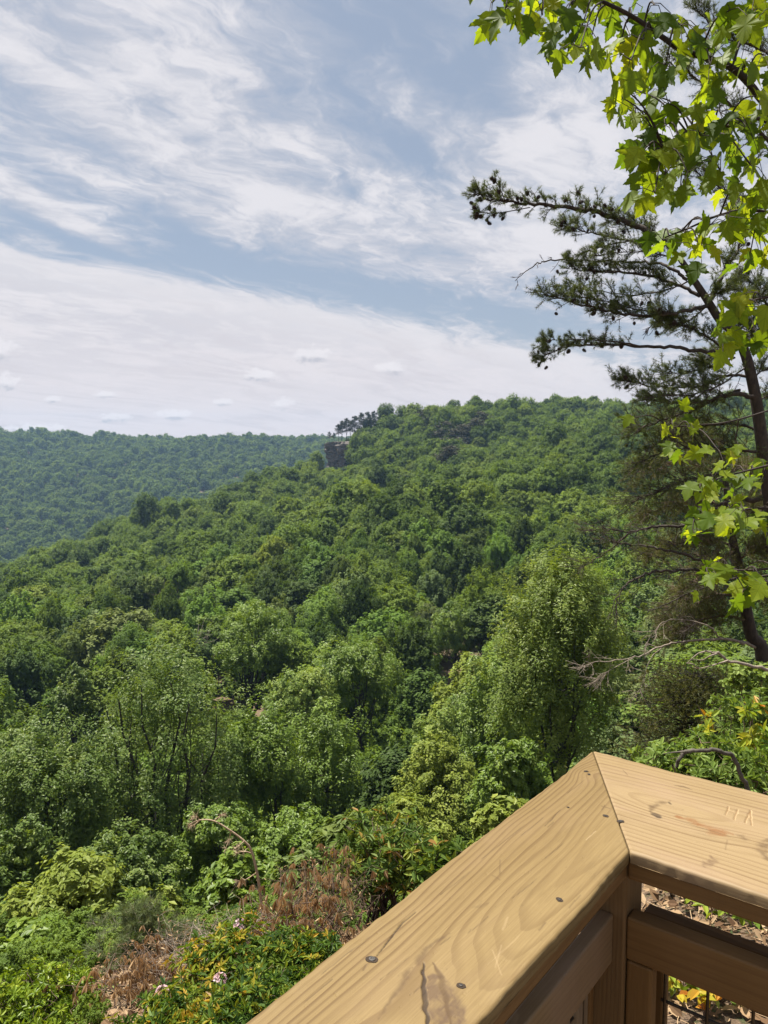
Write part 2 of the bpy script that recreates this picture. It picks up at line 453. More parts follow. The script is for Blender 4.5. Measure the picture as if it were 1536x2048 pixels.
# ------------------------------------------------------------------ crowns
def crown(mb, r, center, rad, nblob, nsub, nleaf, leaf, shape='round', fill=0.35, up=0.8, aspect=0.55, zmin=-0.75):
    """lumps on an ellipsoid, smaller clusters on each lump, leaves on each cluster; returns the lump centres"""
    center = np.asarray(center, float); rad = np.asarray(rad, float)
    d = rsphere(nblob * 4, r); d = d[d[:, 2] > zmin][:nblob]
    rr = r.uniform(fill, 1.0, len(d)) ** 0.6
    if shape == 'cone': rr = rr * np.clip(1.15 - 0.55 * (d[:, 2] + .4), .35, 1.1); 
    bc = d * rr[:, None] * 0.78
    if shape == 'cone': bc[:, :2] *= np.clip(1.0 - 0.5 * bc[:, 2:3], .3, 1.2)
    br = r.uniform(.24, .40, len(d))
    Pn, Nn = [], []
    ns = nsub
    for c, b in zip(bc, br):
        q = rsphere(ns, r); q[:, 2] = q[:, 2] * .85 + .12
        sc = c + q * b * r.uniform(.75, 1.05, ns)[:, None]
        sr = b * r.uniform(.20, .40, ns)
        w = r.normal(size=(ns, nleaf, 3)); w = w / np.maximum(np.linalg.norm(w, axis=-1, keepdims=True), 1e-6) * r.uniform(.3, 1.0, (ns, nleaf, 1))
        p = sc[:, None] + w * sr[:, None, None]
        nrm = q[:, None] * .85 + w * .40 + r.normal(size=(ns, nleaf, 3)) * .26 + np.array([0, 0, up])
        Pn.append(p.reshape(-1, 3)); Nn.append(nrm.reshape(-1, 3))
    Pn = np.concatenate(Pn) * rad + center; Nn = unit(np.concatenate(Nn))
    n = len(Pn); L = leaf * r.uniform(.7, 1.3, n)
    V, F = leaf_quads(Pn, Nn, L, L * aspect, r)
    lump = np.repeat(r.uniform(-.18, .18, len(bc)), ns * nleaf)
    v = np.clip(r.normal(.5, .13, n) + lump, 0, 1)
    mb.add(V, F, v=np.repeat(v, 4))
    return bc * rad + center, br * rad.mean()


def limbs(mb, r, base, top, r0, ends, sides=6, split=0.3, wob=0.05):
    base = np.asarray(base, float); top = np.asarray(top, float); H = np.linalg.norm(top - base)
    t = np.linspace(0, 1, 8); path = base + (top - base) * t[:, None]
    path[1:-1] += r.normal(size=(6, 3)) * wob * H * np.array([1, 1, 0]) * .5
    mb.add(*tube(path, r0 * (1 - .82 * t), sides + 2))
    for e in ends:
        s = np.clip(split + (1 - split) * r.uniform(0, .75), 0, .92)
        k = s * 7; i = int(k); a = path[i] + (path[min(i + 1, 7)] - path[i]) * (k - i)
        mid = a + (e - a) * .5 + np.array([0, 0, -.08 * np.linalg.norm(e - a)]) + r.normal(size=3) * .03 * H
        rr = r0 * (1 - .82 * s) * .5
        mb.add(*tube(spline([a, mid, e], 3), np.linspace(rr, rr * .25, 7), sides - 1))


PROTO = []      # (crown mesh, trunk mesh, height, radius)


def make_protos():
    specs = [('round', 4.6, 4.4, 5.0), ('round', 4.1, 4.5, 5.6), ('round', 5.0, 4.8, 4.4), ('tall', 3.5, 3.4, 6.3), ('round', 4.4, 5.0, 4.9), ('tall', 3.7, 3.9, 5.6), ('cone', 3.6, 3.6, 6.0)]
    for k, (sh, rx, ry, rz) in enumerate(specs):
        r = np.random.default_rng(100 + k); H = 13.0
        b = MB(); bc, br = crown(b, r, (0, 0, H - rz), (rx, ry, rz), 46 if sh != 'tall' else 38, 17, 24, .36, 'cone' if sh == 'cone' else 'round', .35)
        t = MB(); limbs(t, r, (0, 0, -1.5), (0, 0, H - rz * .6), .26, bc[:14])
        PROTO.append((b.mesh('tree_crown', M_FOREST), t.mesh('tree_trunk', M_BARK), H, (rx + ry) / 2))


make_protos()


def far_protos(n, leaf, nblob, nsub, nleaf, seed):
    out = []
    for k in range(n):
        r = np.random.default_rng(seed + k); rx, ry, rz = r.uniform(4.0, 5.2), r.uniform(4.0, 5.2), r.uniform(4.4, 6.2)
        b = MB(); crown(b, r, (0, 0, 13 - rz), (rx, ry, rz), nblob, nsub, nleaf, leaf, 'cone' if k % 4 == 3 else 'round', .4)
        b.add(*tube([(0, 0, -1), (0, 0, 7)], [.25, .15], 5))
        o = bpy.data.objects.new('forest_tree_shape', b.mesh('forest_tree_shape', M_FOREST_MASS)); COL.objects.link(o)
        o.hide_render = True; o.hide_viewport = False; o.location = (0, -40 - 12 * k, -30); tag(o, kind='helper')
        out.append(o)
    return out


def scatter_stuff(name, pts, scl, protos, label):
    me = bpy.data.meshes.new(name); me.vertices.add(len(pts)); me.vertices.foreach_set('co', np.asarray(pts, np.float32).ravel())
    for nm, a, ty in (('size', scl, 'FLOAT'), ('turn', rng.uniform(0, 6.28, len(pts)), 'FLOAT'), ('pick', rng.integers(0, len(protos), len(pts)), 'INT'), ('tall', rng.uniform(.85, 1.2, len(pts)), 'FLOAT')):
        at = me.attributes.new(nm, ty, 'POINT'); at.data.foreach_set('value', np.asarray(a, np.int32 if ty == 'INT' else np.float32))
    o = link(name, me); tag(o, label, None, None, 'stuff')
    t = bpy.data.node_groups.new(name, 'GeometryNodeTree')
    t.interface.new_socket('Geometry', in_out='INPUT', socket_type='NodeSocketGeometry')
    t.interface.new_socket('Geometry', in_out='OUTPUT', socket_type='NodeSocketGeometry')
    N, L = t.nodes, t.links
    gi = N.new('NodeGroupInput'); go = N.new('NodeGroupOutput'); iop = N.new('GeometryNodeInstanceOnPoints'); j = N.new('GeometryNodeJoinGeometry')
    for p in protos:
        oi = N.new('GeometryNodeObjectInfo'); oi.inputs['Object'].default_value = p; oi.inputs['As Instance'].default_value = True; oi.transform_space = 'ORIGINAL'
        L.new(oi.outputs['Geometry'], j.inputs[0])
    def na(nm, ty):
        n = N.new('GeometryNodeInputNamedAttribute'); n.data_type = ty; n.inputs['Name'].default_value = nm
        return n.outputs['Attribute']
    L.new(gi.outputs[0], iop.inputs['Points']); L.new(j.outputs[0], iop.inputs['Instance']); iop.inputs['Pick Instance'].default_value = True
    L.new(na('pick', 'INT'), iop.inputs['Instance Index'])
    cx = N.new('ShaderNodeCombineXYZ'); L.new(na('turn', 'FLOAT'), cx.inputs[2]); L.new(cx.outputs[0], iop.inputs['Rotation'])
    sz = na('size', 'FLOAT'); mt = N.new('ShaderNodeMath'); mt.operation = 'MULTIPLY'; L.new(sz, mt.inputs[0]); L.new(na('tall', 'FLOAT'), mt.inputs[1])
    cs = N.new('ShaderNodeCombineXYZ'); L.new(sz, cs.inputs[0]); L.new(sz, cs.inputs[1]); L.new(mt.outputs[0], cs.inputs[2]); L.new(cs.outputs[0], iop.inputs['Scale'])
    L.new(iop.outputs[0], go.inputs[0])
    md = o.modifiers.new('scatter', 'NODES'); md.node_group = t
    return o


# ------------------------------------------------------------------ special trees standing apart
SPECIAL = []      # (x, y, radius): keep the scattered forest out


def near_tree(name, label, cat, cxp, top, base, wpx, Y, mat, leaf, nblob, nsub, nleaf, seed, shape='round', crown_from=0.25, stems=1, bark=None, fill=.35,
              trunk_r=None, group=None, zmin=-.75, lean=0.0, aspect=.55, up=.8):
    r = np.random.default_rng(seed)
    pt = P(cxp, top, Y); pb = P(cxp - lean, base, Y)
    gz = float(ground(pb[0], pb[1])); loc = np.array([pb[0], pb[1], min(gz, pb[2])])
    e = thing(name, loc, label, cat, group)
    H = pt[2] - loc[2]; vis = pt[2] - pb[2]; rx = wpx * .5 * Y / FPX
    lo = vis * (1 - crown_from); rz = lo / 2
    c = np.array([pt[0] - pb[0], 0, H - rz])
    b = MB(); bc, br = crown(b, r, c, (rx, rx * .9, rz), nblob, nsub, nleaf, leaf, shape, fill, zmin=zmin, aspect=aspect, up=up)
    b.obj('crown', mat, e)
    tr = trunk_r or H * .016
    if stems == 1:
        t = MB(); limbs(t, r, (0, 0, -.4), c + np.array([0, 0, rz * .5]), tr, bc[:26], wob=.03); t.obj('trunk', bark or M_BARK_DARK, e)
    else:
        for k in range(stems):
            f = (k / (stems - 1) - .5) * 2
            topk = c + np.array([f * rx * .72, r.uniform(-1.0, -.1) * rx * .8, rz * (.72 - .25 * abs(f))])
            t = MB(); sub = bc[np.argsort(np.abs(bc[:, 0] - topk[0]))[:9]]
            path0 = np.array([f * .35, 0, -.4])
            limbs(t, r, path0, topk, tr * r.uniform(.75, 1.0), sub, wob=.035); t.obj('trunk', bark or M_BARK_DARK, e)
    SPECIAL.append((loc[0], loc[1], rx))
    return e


G = lambda *c: [(0.0, c[0]), (0.5, c[1]), (1.0, c[2])]
M_OLIVE = foliage_mat('olive_leaves', G((0.059, 0.106, 0.020), (0.116, 0.177, 0.032), (0.261, 0.310, 0.080)), .36, .45, .25)
M_MIDG = foliage_mat('mid_leaves', G((0.076, 0.137, 0.017), (0.141, 0.215, 0.025), (0.257, 0.331, 0.043)), .36)
M_YELG = foliage_mat('yellow_green_leaves', G((.085, .145, .018), (.150, .225, .028), (.24, .32, .05)), .34)
M_PALE = foliage_mat('pale_leaves', G((0.102, 0.165, 0.030), (0.181, 0.254, 0.047), (0.359, 0.407, 0.093)), .36, .45, .25)
M_BRIGHT = foliage_mat('bright_leaves', G((0.110, 0.152, 0.022), (0.193, 0.244, 0.036), (0.345, 0.378, 0.080)), .34, .5, .2)
M_WILLOW = foliage_mat('narrow_leaves', G((0.086, 0.134, 0.022), (0.159, 0.220, 0.036), (0.304, 0.342, 0.080)), .36, .45, .25)

near_tree('multi_stem_tree', 'tall open tree forking from its base into several dark stems with small olive leaves', 'tree', 330, 1262, 1790, 330, 36, M_OLIVE, .15, 44, 22, 30, 1,
          crown_from=.02, stems=6, fill=.6, trunk_r=.17)
near_tree('broad_tree', 'wide olive-green tree crowding the left side of the many-stemmed tree', 'tree', 85, 1440, 1830, 330, 33, M_OLIVE, .15, 50, 26, 38, 2, crown_from=.0, trunk_r=.2)
near_tree('maple_tree', 'yellow-green rounded tree low on the slope just below the middle of the view', 'tree', 655, 1392, 1760, 250, 42, M_YELG, .17, 44, 22, 34, 3, crown_from=.0)
near_tree('young_tree', 'bright green dense tree directly beyond the rail corner, lowest of those there', 'tree', 868, 1480, 1720, 230, 33, M_BRIGHT, .16, 42, 20, 32, 4, crown_from=.05)
near_tree('pale_tree', 'pale silvery-green tree with upright clumps behind the bright green one beyond the rail', 'tree', 895, 1385, 1640, 170, 46, M_PALE, .17, 36, 20, 32, 5, crown_from=.0)
near_tree('willow_oak', 'tallest leafy tree rising above the rail corner with narrow drooping leaves', 'tree', 1125, 1072, 1640, 290, 30, M_WILLOW, .16, 60, 26, 44, 6, crown_from=.04, trunk_r=.22, aspect=.32)
near_tree('lime_tree', 'lime-green tree tucked against the left flank of the tallest narrow-leaved tree', 'tree', 1000, 1300, 1640, 170, 40, M_YELG, .16, 36, 20, 32, 7, crown_from=.0)
near_tree('dark_tree', 'dark green tree in the hollow between the tallest narrow-leaved tree and the rail', 'tree', 1020, 1470, 1700, 190, 27, M_MIDG, .15, 36, 20, 30, 8, crown_from=.05)
near_tree('layered_tree', 'tree with layered mid-green boughs above the yellow-green rounded tree', 'tree', 720, 1262, 1480, 200, 66, M_MIDG, .22, 42, 18, 30, 9, crown_from=.1)
near_tree('round_tree', 'round-headed dark tree standing clear on the slope with its shaded stem showing', 'tree', 912, 1196, 1350, 116, 95, M_MIDG, .25, 36, 16, 26, 10, crown_from=.12)
near_tree('slender_tree', 'slender upright tree with a visible stem up the slope left of the many-stemmed tree', 'tree', 145, 1322, 1470, 90, 68, M_OLIVE, .22, 30, 16, 26, 12, crown_from=.12)
near_tree('flat_tree', 'small flat-topped bright yellow-green tree among dark crowns on the slope', 'tree', 420, 1226, 1300, 84, 98, M_YELG, .27, 22, 14, 22, 13, crown_from=.2)
near_tree('twin_tree', 'pair of joined mid-green crowns between the many-stemmed tree and the yellow-green rounded tree', 'tree', 510, 1400, 1700, 190, 40, M_MIDG, .17, 40, 20, 30, 14, crown_from=.0, stems=2)
near_tree('gray_green_tree', 'grey-green tree with fluffy clumps above the twin-crowned tree', 'tree', 600, 1330, 1500, 150, 60, M_PALE, .2, 36, 18, 28, 15, crown_from=.1)
near_tree('light_tree', 'light green tree with a wide dome far down the middle slope above the pale tree', 'tree', 500, 1190, 1400, 190, 78, M_YELG, .24, 42, 18, 28, 16, crown_from=.1)

# ------------------------------------------------------------------ the hillside forest
def jitter_points(x0, x1, y0, y1, s, r):
    X, Y = np.meshgrid(np.arange(x0, x1, s), np.arange(y0, y1, s * .87))
    X = X + (np.arange(X.shape[0]) % 2)[:, None] * s * .5
    X = X + r.uniform(-.36, .36, X.shape) * s; Y = Y + r.uniform(-.36, .36, Y.shape) * s
    return X.ravel(), Y.ravel()


def clear_of_special(x, y, k=.75):
    ok = np.ones(len(x), bool)
    for sx, sy, sr in SPECIAL:
        # leave room for the crown, and a clear line in front of it
        ok &= np.hypot(x - sx, y - sy) > sr * k + 1.6
        t = (x * sx + y * sy) / (sx * sx + sy * sy); off = np.abs(x * sy - y * sx) / math.hypot(sx, sy)
        ok &= ~((off < sr * .75) & (t < 1) & (t > .62))
    return ok


LANDMARKS = [('many-stemmed tree', 330, 1450), ('yellow-green rounded tree', 655, 1480), ('tallest narrow-leaved tree', 1125, 1200), ('rock outcrop', 672, 905),
             ('round-headed dark tree', 912, 1260), ('flat-topped yellow-green tree', 420, 1255), ('pale silvery-green tree', 895, 1450), ('slender upright tree', 145, 1390),
             ('layered mid-green tree', 720, 1330), ('bright green dense tree', 868, 1590), ('twin-crowned tree', 510, 1500), ('bare pine limb', 1260, 1090), ('light green dome', 500, 1270)]
DIRS = ['right of', 'up and right of', 'straight up from', 'up and left of', 'left of', 'down and left of', 'straight below', 'down and right of']
ORD = ['first', 'second', 'third', 'fourth', 'fifth', 'sixth', 'seventh', 'eighth', 'ninth', 'tenth', 'eleventh', 'twelfth', 'thirteenth', 'fourteenth', 'fifteenth', 'sixteenth', 'seventeenth', 'eighteenth',
       'nineteenth', 'twentieth']


def build_forest():
    r = np.random.default_rng(5)
    x, y = jitter_points(-420, 420, 24, 470, 6.6, r)
    t = x / y
    ok = (np.abs(t) < .72) & (y < 462)
    x, y, t = x[ok], y[ok], t[ok]
    ok = clear_of_special(x, y); x, y = x[ok], y[ok]
    # bare line of sight down to the shrubs near the overlook
    zc = canopy(x, y); zg = ground(x, y); px, py = project(np.stack([x, y, zc], -1))
    thin = ~((px > 634) & (px < 712) & (y > 300) & (y < 445) & (py < 934)) & ~((px > 625) & (px < 668) & (y > 400) & (y < 470))
    x, y, zc, zg, px, py = [a[thin] for a in (x, y, zc, zg, px, py)]
    thin = (y > 45) | (r.uniform(size=len(x)) < .8)
    x, y, zc, zg, px, py = [a[thin] for a in (x, y, zc, zg, px, py)]
    sc = (zc - zg) / 13.0 * r.uniform(.80, 1.2, len(x))
    inframe = (px > -40) & (px < 1580)
    order = np.lexsort((y, ~inframe)); n_thing = 285
    chosen = order[:n_thing]; rest = order[n_thing:]
    names = list(PALETTE); wts = [.24, .34, .24, .07, .11]
    used = {}
    rows = []
    for i in chosen:
        cx, cyy = px[i], py[i] + 30
        L = min(LANDMARKS, key=lambda q: math.hypot(q[1] - cx, q[2] - cyy))
        a = math.atan2(L[2] - cyy, cx - L[1]); k = int(round(a / (math.pi / 4))) % 8
        rows.append((L[0], DIRS[k], math.hypot(L[1] - cx, L[2] - cyy), i))
    rows.sort()
    for lm, dr, dist, i in rows:
        k = used.get((lm, dr), 0); used[(lm, dr)] = k + 1
        cname = names[r.choice(5, p=wts)]
        cm, tm, H, rad = PROTO[r.integers(len(PROTO))]
        e = thing('hillside_tree', (x[i], y[i], zg[i]), f'{cname} leafy crown, the {ORD[min(k, 19)]} tree {dr} the {lm}', 'tree', 'broadleaf trees covering the near hillside')
        s = sc[i]; w = min(s, 1.0) ** .5 * r.choice([.72, .9, 1.05, 1.3], p=[.3, .3, .25, .15]) * r.uniform(.9, 1.1)
        e.scale = (w, w, s); e.rotation_euler = (0, 0, r.uniform(0, 6.28))
        c = link('crown', cm, e); q = np.array(PALETTE[cname]) * r.uniform(.85, 1.18) * np.array([r.uniform(.9, 1.12), 1, r.uniform(.85, 1.3)]); c.color = (*q, 1)
        link('trunk', tm, e)
    fp = far_protos(8, .42, 44, 15, 20, 300)
    pts = np.stack([x, y, zg], -1)[rest]
    scatter_stuff('hillside_forest', pts, sc[rest] * r.choice([.78, .92, 1.08], len(rest)) * r.uniform(.92, 1.08, len(rest)), fp, 'dense green broadleaf forest covering the upper near hillside up to its skyline')
    # the far ridge across the valley
    x, y = jitter_points(-1000, 260, 470, 1340, 9.3, r)
    t = x / y; ok = (t > -.74) & (t < .02) & (y > 470) & ~((t > -.092) & (y < 560)); x, y = x[ok], y[ok]
    fq = far_protos(7, .75, 30, 12, 12, 400)
    scatter_stuff('ridge_forest', np.stack([x, y, ground(x, y)], -1), r.uniform(.85, 1.65, len(x)), fq, 'hazy blue-green forest covering the far ridge across the valley')
    # undergrowth on the steep ground below the overlook
    up = []
    for k in range(4):
        b = MB(); rr = np.random.default_rng(500 + k); crown(b, rr, (0, 0, .75), (1.1, 1.1, 1.0), 18, 14, 22, .10, 'round', .3)
        o = bpy.data.objects.new('undergrowth_shape', b.mesh('undergrowth_shape', M_FOREST_MASS)); COL.objects.link(o); o.hide_render = True; o.location = (0, -40 - 5 * k, -34); tag(o, kind='helper'); up.append(o)
    x, y = jitter_points(-50, 55, 7.5, 85, 1.9, r); x2, y2 = jitter_points(-7, 5, 2.6, 9, .62, r); x = np.concatenate([x, x2]); y = np.concatenate([y, y2]); t = x / y; ok = (np.abs(t) < .9) & ~((y < 7.6) & (t > .16)) & ~((y < 6.6) & (t > -.38)); x, y = x[ok], y[ok]
    scatter_stuff('undergrowth', np.stack([x, y, ground(x, y)], -1), r.uniform(.6, 1.5, len(x)) * np.interp(y, [2.5, 5, 7, 9, 14, 22, 40], [.10, .15, .22, .28, .5, 1.0, 2.2]), up, 'low green undergrowth on the steep ground under the trees')


build_forest()

# ------------------------------------------------------------------ rock outcrop and its pines
def rock_mat():
    m, g, out = new_mat('sandstone')
    tc = g.node('ShaderNodeTexCoord').outputs['Object']
    x, y, z = g.xyz(tc)
    n = g.noise(g.vec(x, y, g.m('MULTIPLY', z, 4.0)), 0.5, 8, 0.7); n2 = g.noise(tc, 0.35, 4)
    c = g.ramp(n, [(0.3, (0.035, 0.030, 0.028)), (0.5, (0.12, 0.10, 0.085)), (0.7, (0.24, 0.20, 0.165))])
    c = g.mix(g.ss(n2, .45, .7), c, (0.05, 0.045, 0.04))
    pr = g.node('ShaderNodeBsdfPrincipled'); g.put(pr.inputs['Base Color'], c); pr.inputs['Roughness'].default_value = 0.9
    bp = g.node('ShaderNodeBump'); bp.inputs['Strength'].default_value = 0.8; bp.inputs['Distance'].default_value = 0.4
    g.put(bp.inputs['Height'], n); g.l.new(bp.outputs[0], pr.inputs['Normal']); g.l.new(pr.outputs[0], out.inputs[0])
    return m


M_PINEFAR = foliage_mat('dark_pine_needles', G((.018, .026, .012), (.034, .046, .022), (.06, .075, .04)), .12, .6, .2)
M_PINEBROWN = foliage_mat('browned_pine_needles', G((.036, .036, .020), (.060, .058, .032), (.09, .085, .05)), .12, .6, .2)


def build_outcrop():
    r = np.random.default_rng(21); Yc = 424
    a = P(648, 884, Yc); b_ = P(700, 884, Yc); top = a[2]
    cx = (a[0] + b_[0]) / 2 + 2; W = (b_[0] - a[0]) / 2 + 2.5
    o = MB(); nl, na = 14, 60
    ph = r.uniform(0, 6.28, 8); V = []
    ledge = [1.0, 1.04, 1.03, .97, .96, .99, .90, .88, .90, .86, .84, .80, .82, .78, .74, .70, .66]
    for i in range(nl):
        z = top - i * 1.05
        for k in range(na):
            t = 2 * math.pi * k / na
            q = 1 + .16 * math.sin(2 * t + ph[0]) + .07 * math.sin(3 * t + ph[1]) + .05 * math.sin(7 * t + ph[2] + i * .4) + .03 * math.sin(11 * t + ph[3] + i)
            cut = -.16 * math.exp(-((t - 4.45) / .13) ** 2) - .10 * math.exp(-((t - 3.6) / .1) ** 2)
            rr = W * ledge[i] * (q + cut) + r.normal() * .28 + .7 * math.sin(5 * t + i * .7) * (i % 3 == 1)
            V.append((rr * math.cos(t), rr * math.sin(t) * 1.3, z - top + r.normal() * .16 - 1.1 * max(0, math.sin(t * 2 + 1)) * (i < 3)))
    F = [(i * na + k, i * na + (k + 1) % na, (i + 1) * na + (k + 1) % na, (i + 1) * na + k) for i in range(nl - 1) for k in range(na)]
    o.add(V, np.array(F)[:, ::-1]); V2 = np.array(V[:na]); cap = np.vstack([V2, [[0, 0, .3]]])
    o.add(cap, np.array([(k, (k + 1) % na, na) for k in range(na)]))
    e = o.obj('rock_outcrop', rock_mat()); e.location = (cx, Yc + 3, top)
    tag(e, 'grey-brown layered sandstone cliff jutting from the end of the wooded hillside', 'cliff')
    # a few pine shapes: bare stem, flat-layered dark clumps
    shapes = []
    for k in range(4):
        rr = np.random.default_rng(60 + k); H = 11; nb = 13; b = MB()
        for j in range(nb):
            z = H * (1 - .55 * (j / nb) ** 1.1); w = .7 + 1.9 * (j / nb) ** .6 * rr.uniform(.5, 1.1)
            an = rr.uniform(0, 6.28); cc = np.array([math.cos(an) * w * .75, math.sin(an) * w * .75, z])
            n = 130; p = cc + rr.normal(size=(n, 3)) * np.array([w * .45, w * .45, .28])
            V, F = leaf_quads(p, unit(rr.normal(size=(n, 3)) * .6 + [0, 0, .8]), .55, .22, rr)
            b.add(V, F, v=np.repeat(rr.uniform(0, 1, n), 4))
        t = MB(); limbs(t, rr, (0, 0, -1), (0, 0, H * .97), .17, [np.array([rr.normal() * 1.1, rr.normal() * 1.1, H * rr.uniform(.35, .9)]) for _ in range(7)], 5, wob=.01)
        shapes.append((b.mesh('pine_crown', M_PINEFAR), b, t.mesh('pine_trunk', M_BARK_DARK)))
    spots = [(659, 21, 'stunted pine at the outer lip of the rock outcrop'), (668, 18, 'short pine just in from the lip of the rock outcrop'), (677, 34, 'slim pine leaning over the middle of the outcrop'), (684, 40, 'tall slim pine on the outcrop with sky showing under its crown'),
             (693, 44, 'tallest bare-stemmed pine on the rock outcrop'), (701, 38, 'thin pine at the inner edge of the outcrop'), (710, 45, 'dark pine where the outcrop joins the woods'), (722, 47, 'bushy dark pine next above the outcrop'),
             (735, 45, 'second bushy dark pine above the outcrop on the skyline'), (749, 42, 'third dark pine above the outcrop on the skyline'), (764, 38, 'last dark pine before the green skyline begins')]
    for px, h, lab in spots:
        Y = Yc + r.uniform(-2, 5); row = np.interp(px, [655, 700, 765], [886, 882, 862]); q = P(px, row, Y)
        cm, _, tm = shapes[r.integers(4)]
        hh = h * Y / FPX; e = thing('cliff_pine', (q[0], q[1], q[2]), lab, 'pine tree', 'pines on the rock outcrop')
        e.scale = (hh / 11 * .95,) * 2 + (hh / 11,); e.rotation_euler = (0, 0, r.uniform(0, 6))
        link('crown', cm, e); link('trunk', tm, e)
    for k, (px, py, Yq, hh, lab) in enumerate([(640, 930, 424, 9, 'small round tree at the foot of the rock outcrop'), (704, 905, 414, 10, 'leafy tree covering the inner edge of the rock outcrop'), (690, 932, 410, 9, 'leafy tree growing up against the face of the rock outcrop'), (716, 880, 420, 9, 'leafy tree between the rock outcrop and the first skyline trees'), (664, 938, 416, 8, 'low tree tucked under the rock outcrop'), (650, 886, 428, 2.6, 'scrubby bush on the lip of the rock outcrop'), (676, 884, 430, 3.4, 'scrubby bush under the pines on the rock outcrop'), (696, 876, 432, 5.5, 'dark bushy tree behind the pines of the rock outcrop'), (735, 866, 428, 9, 'leafy tree below the skyline pines')]):
        q = P(px, py, Yq); e = thing('outcrop_tree', (q[0], q[1], q[2] - hh), lab, 'tree', 'leafy trees round the rock outcrop'); cm, tm, H, rad = PROTO[k % 6]; e.scale = (hh / H * 1.1, hh / H * 1.1, hh / H); e.rotation_euler = (0, 0, r.uniform(0, 6))
        c = link('crown', cm, e); c.color = (*(np.array(PALETTE['mid-green' if k % 2 else 'dark green']) * (1 if py > 890 else .8)), 1); link('trunk', tm, e)
    k = 0
    words = ['brownish pine at the top of the dark patch near the skyline', 'brownish pine second from the top in the dark patch below the skyline', 'olive-brown pine halfway down the dark patch', 'olive-brown pine beside the middle of the dark patch', 'brownish pine low in the dark patch under the skyline', 'brownish pine at the foot of the dark patch', 'lone brown pine between the dark patch and the rock outcrop', 'brown pine on the edge of the dark patch']
    brown = shapes[1][1].mesh('pine_crown', M_PINEBROWN)
    for px, py, h in [(962, 832, 42), (950, 846, 46), (928, 858, 48), (912, 868, 40), (910, 884, 52), (900, 902, 50), (850, 828, 32), (892, 852, 40)]:
        row = py; ys = np.linspace(230, 430, 400); d = P(px, row, 1.0)
        cz = canopy(d[0] * ys, ys) - d[2] * ys; i = int(np.argmax(cz > 0)) if (cz > 0).any() else 380
        Y = ys[i]; q = P(px, row, Y); gz = float(ground(q[0], q[1])); hh = q[2] - gz + 1.5
        e = thing('ridge_pine', (q[0], q[1], gz), words[k], 'pine tree', 'brown pines on the upper hillside'); k += 1
        e.scale = (hh / 11 * 1.9, hh / 11 * 1.9, hh / 11); e.rotation_euler = (0, 0, r.uniform(0, 6)); link('crown', brown, e); link('trunk', shapes[1][2], e)
    # leafless grey trees on the slope
    for px, py, lab in [(398, 1262, 'leafless grey tree behind the crown of the many-stemmed tree'), (245, 1240, 'pale leafless tree among green crowns up the slope from the slender tree'), (330, 1165, 'ashy half-bare tree on the lower slope below the far valley')]:
        ys = np.linspace(60, 300, 500); d = P(px, py, 1.0); cz = canopy(d[0] * ys, ys) - d[2] * ys; i = int(np.argmax(cz > 0)); Y = ys[i]
        q = P(px, py, Y); gz = float(ground(q[0], q[1])); H = q[2] - gz + .8
        e = thing('dead_tree', (q[0], q[1], gz), lab, 'dead tree', 'dead trees on the hillside')
        t = MB(); ends = [np.array([r.normal() * 1.9, r.normal() * 1.9, H * r.uniform(.72, 1.03)]) for _ in range(34)]
        limbs(t, r, (0, 0, -.5), (0, 0, H), .16, ends, 5, split=.5); t.obj('trunk', M_DEADWOOD, e)


build_outcrop()

# ------------------------------------------------------------------ wooden railing
HR = -0.50                                     # top of the rail cap below the eye
C_IN = toplane(1259, 1703, HR); C_OUT = toplane(1185, 1500, HR)
e1 = toplane(957, 2048, HR) - C_IN; e1 = unit(e1[:2]); e1 = np.array([e1[0], e1[1], 0])         # along the board running to the viewer
e2 = np.array([e1[1], -e1[0], 0.0])
if np.dot(e2, toplane(1536, 1797, HR) - C_IN) < 0: e2 = -e2
dvec = C_OUT - C_IN
CAPW = float(np.mean([abs(np.dot(dvec, e2)), abs(np.dot(dvec, e1))]))
print('rail', 'e1', e1, 'cap width', CAPW, np.dot(dvec, e1), np.dot(dvec, e2), 'corner', C_IN)


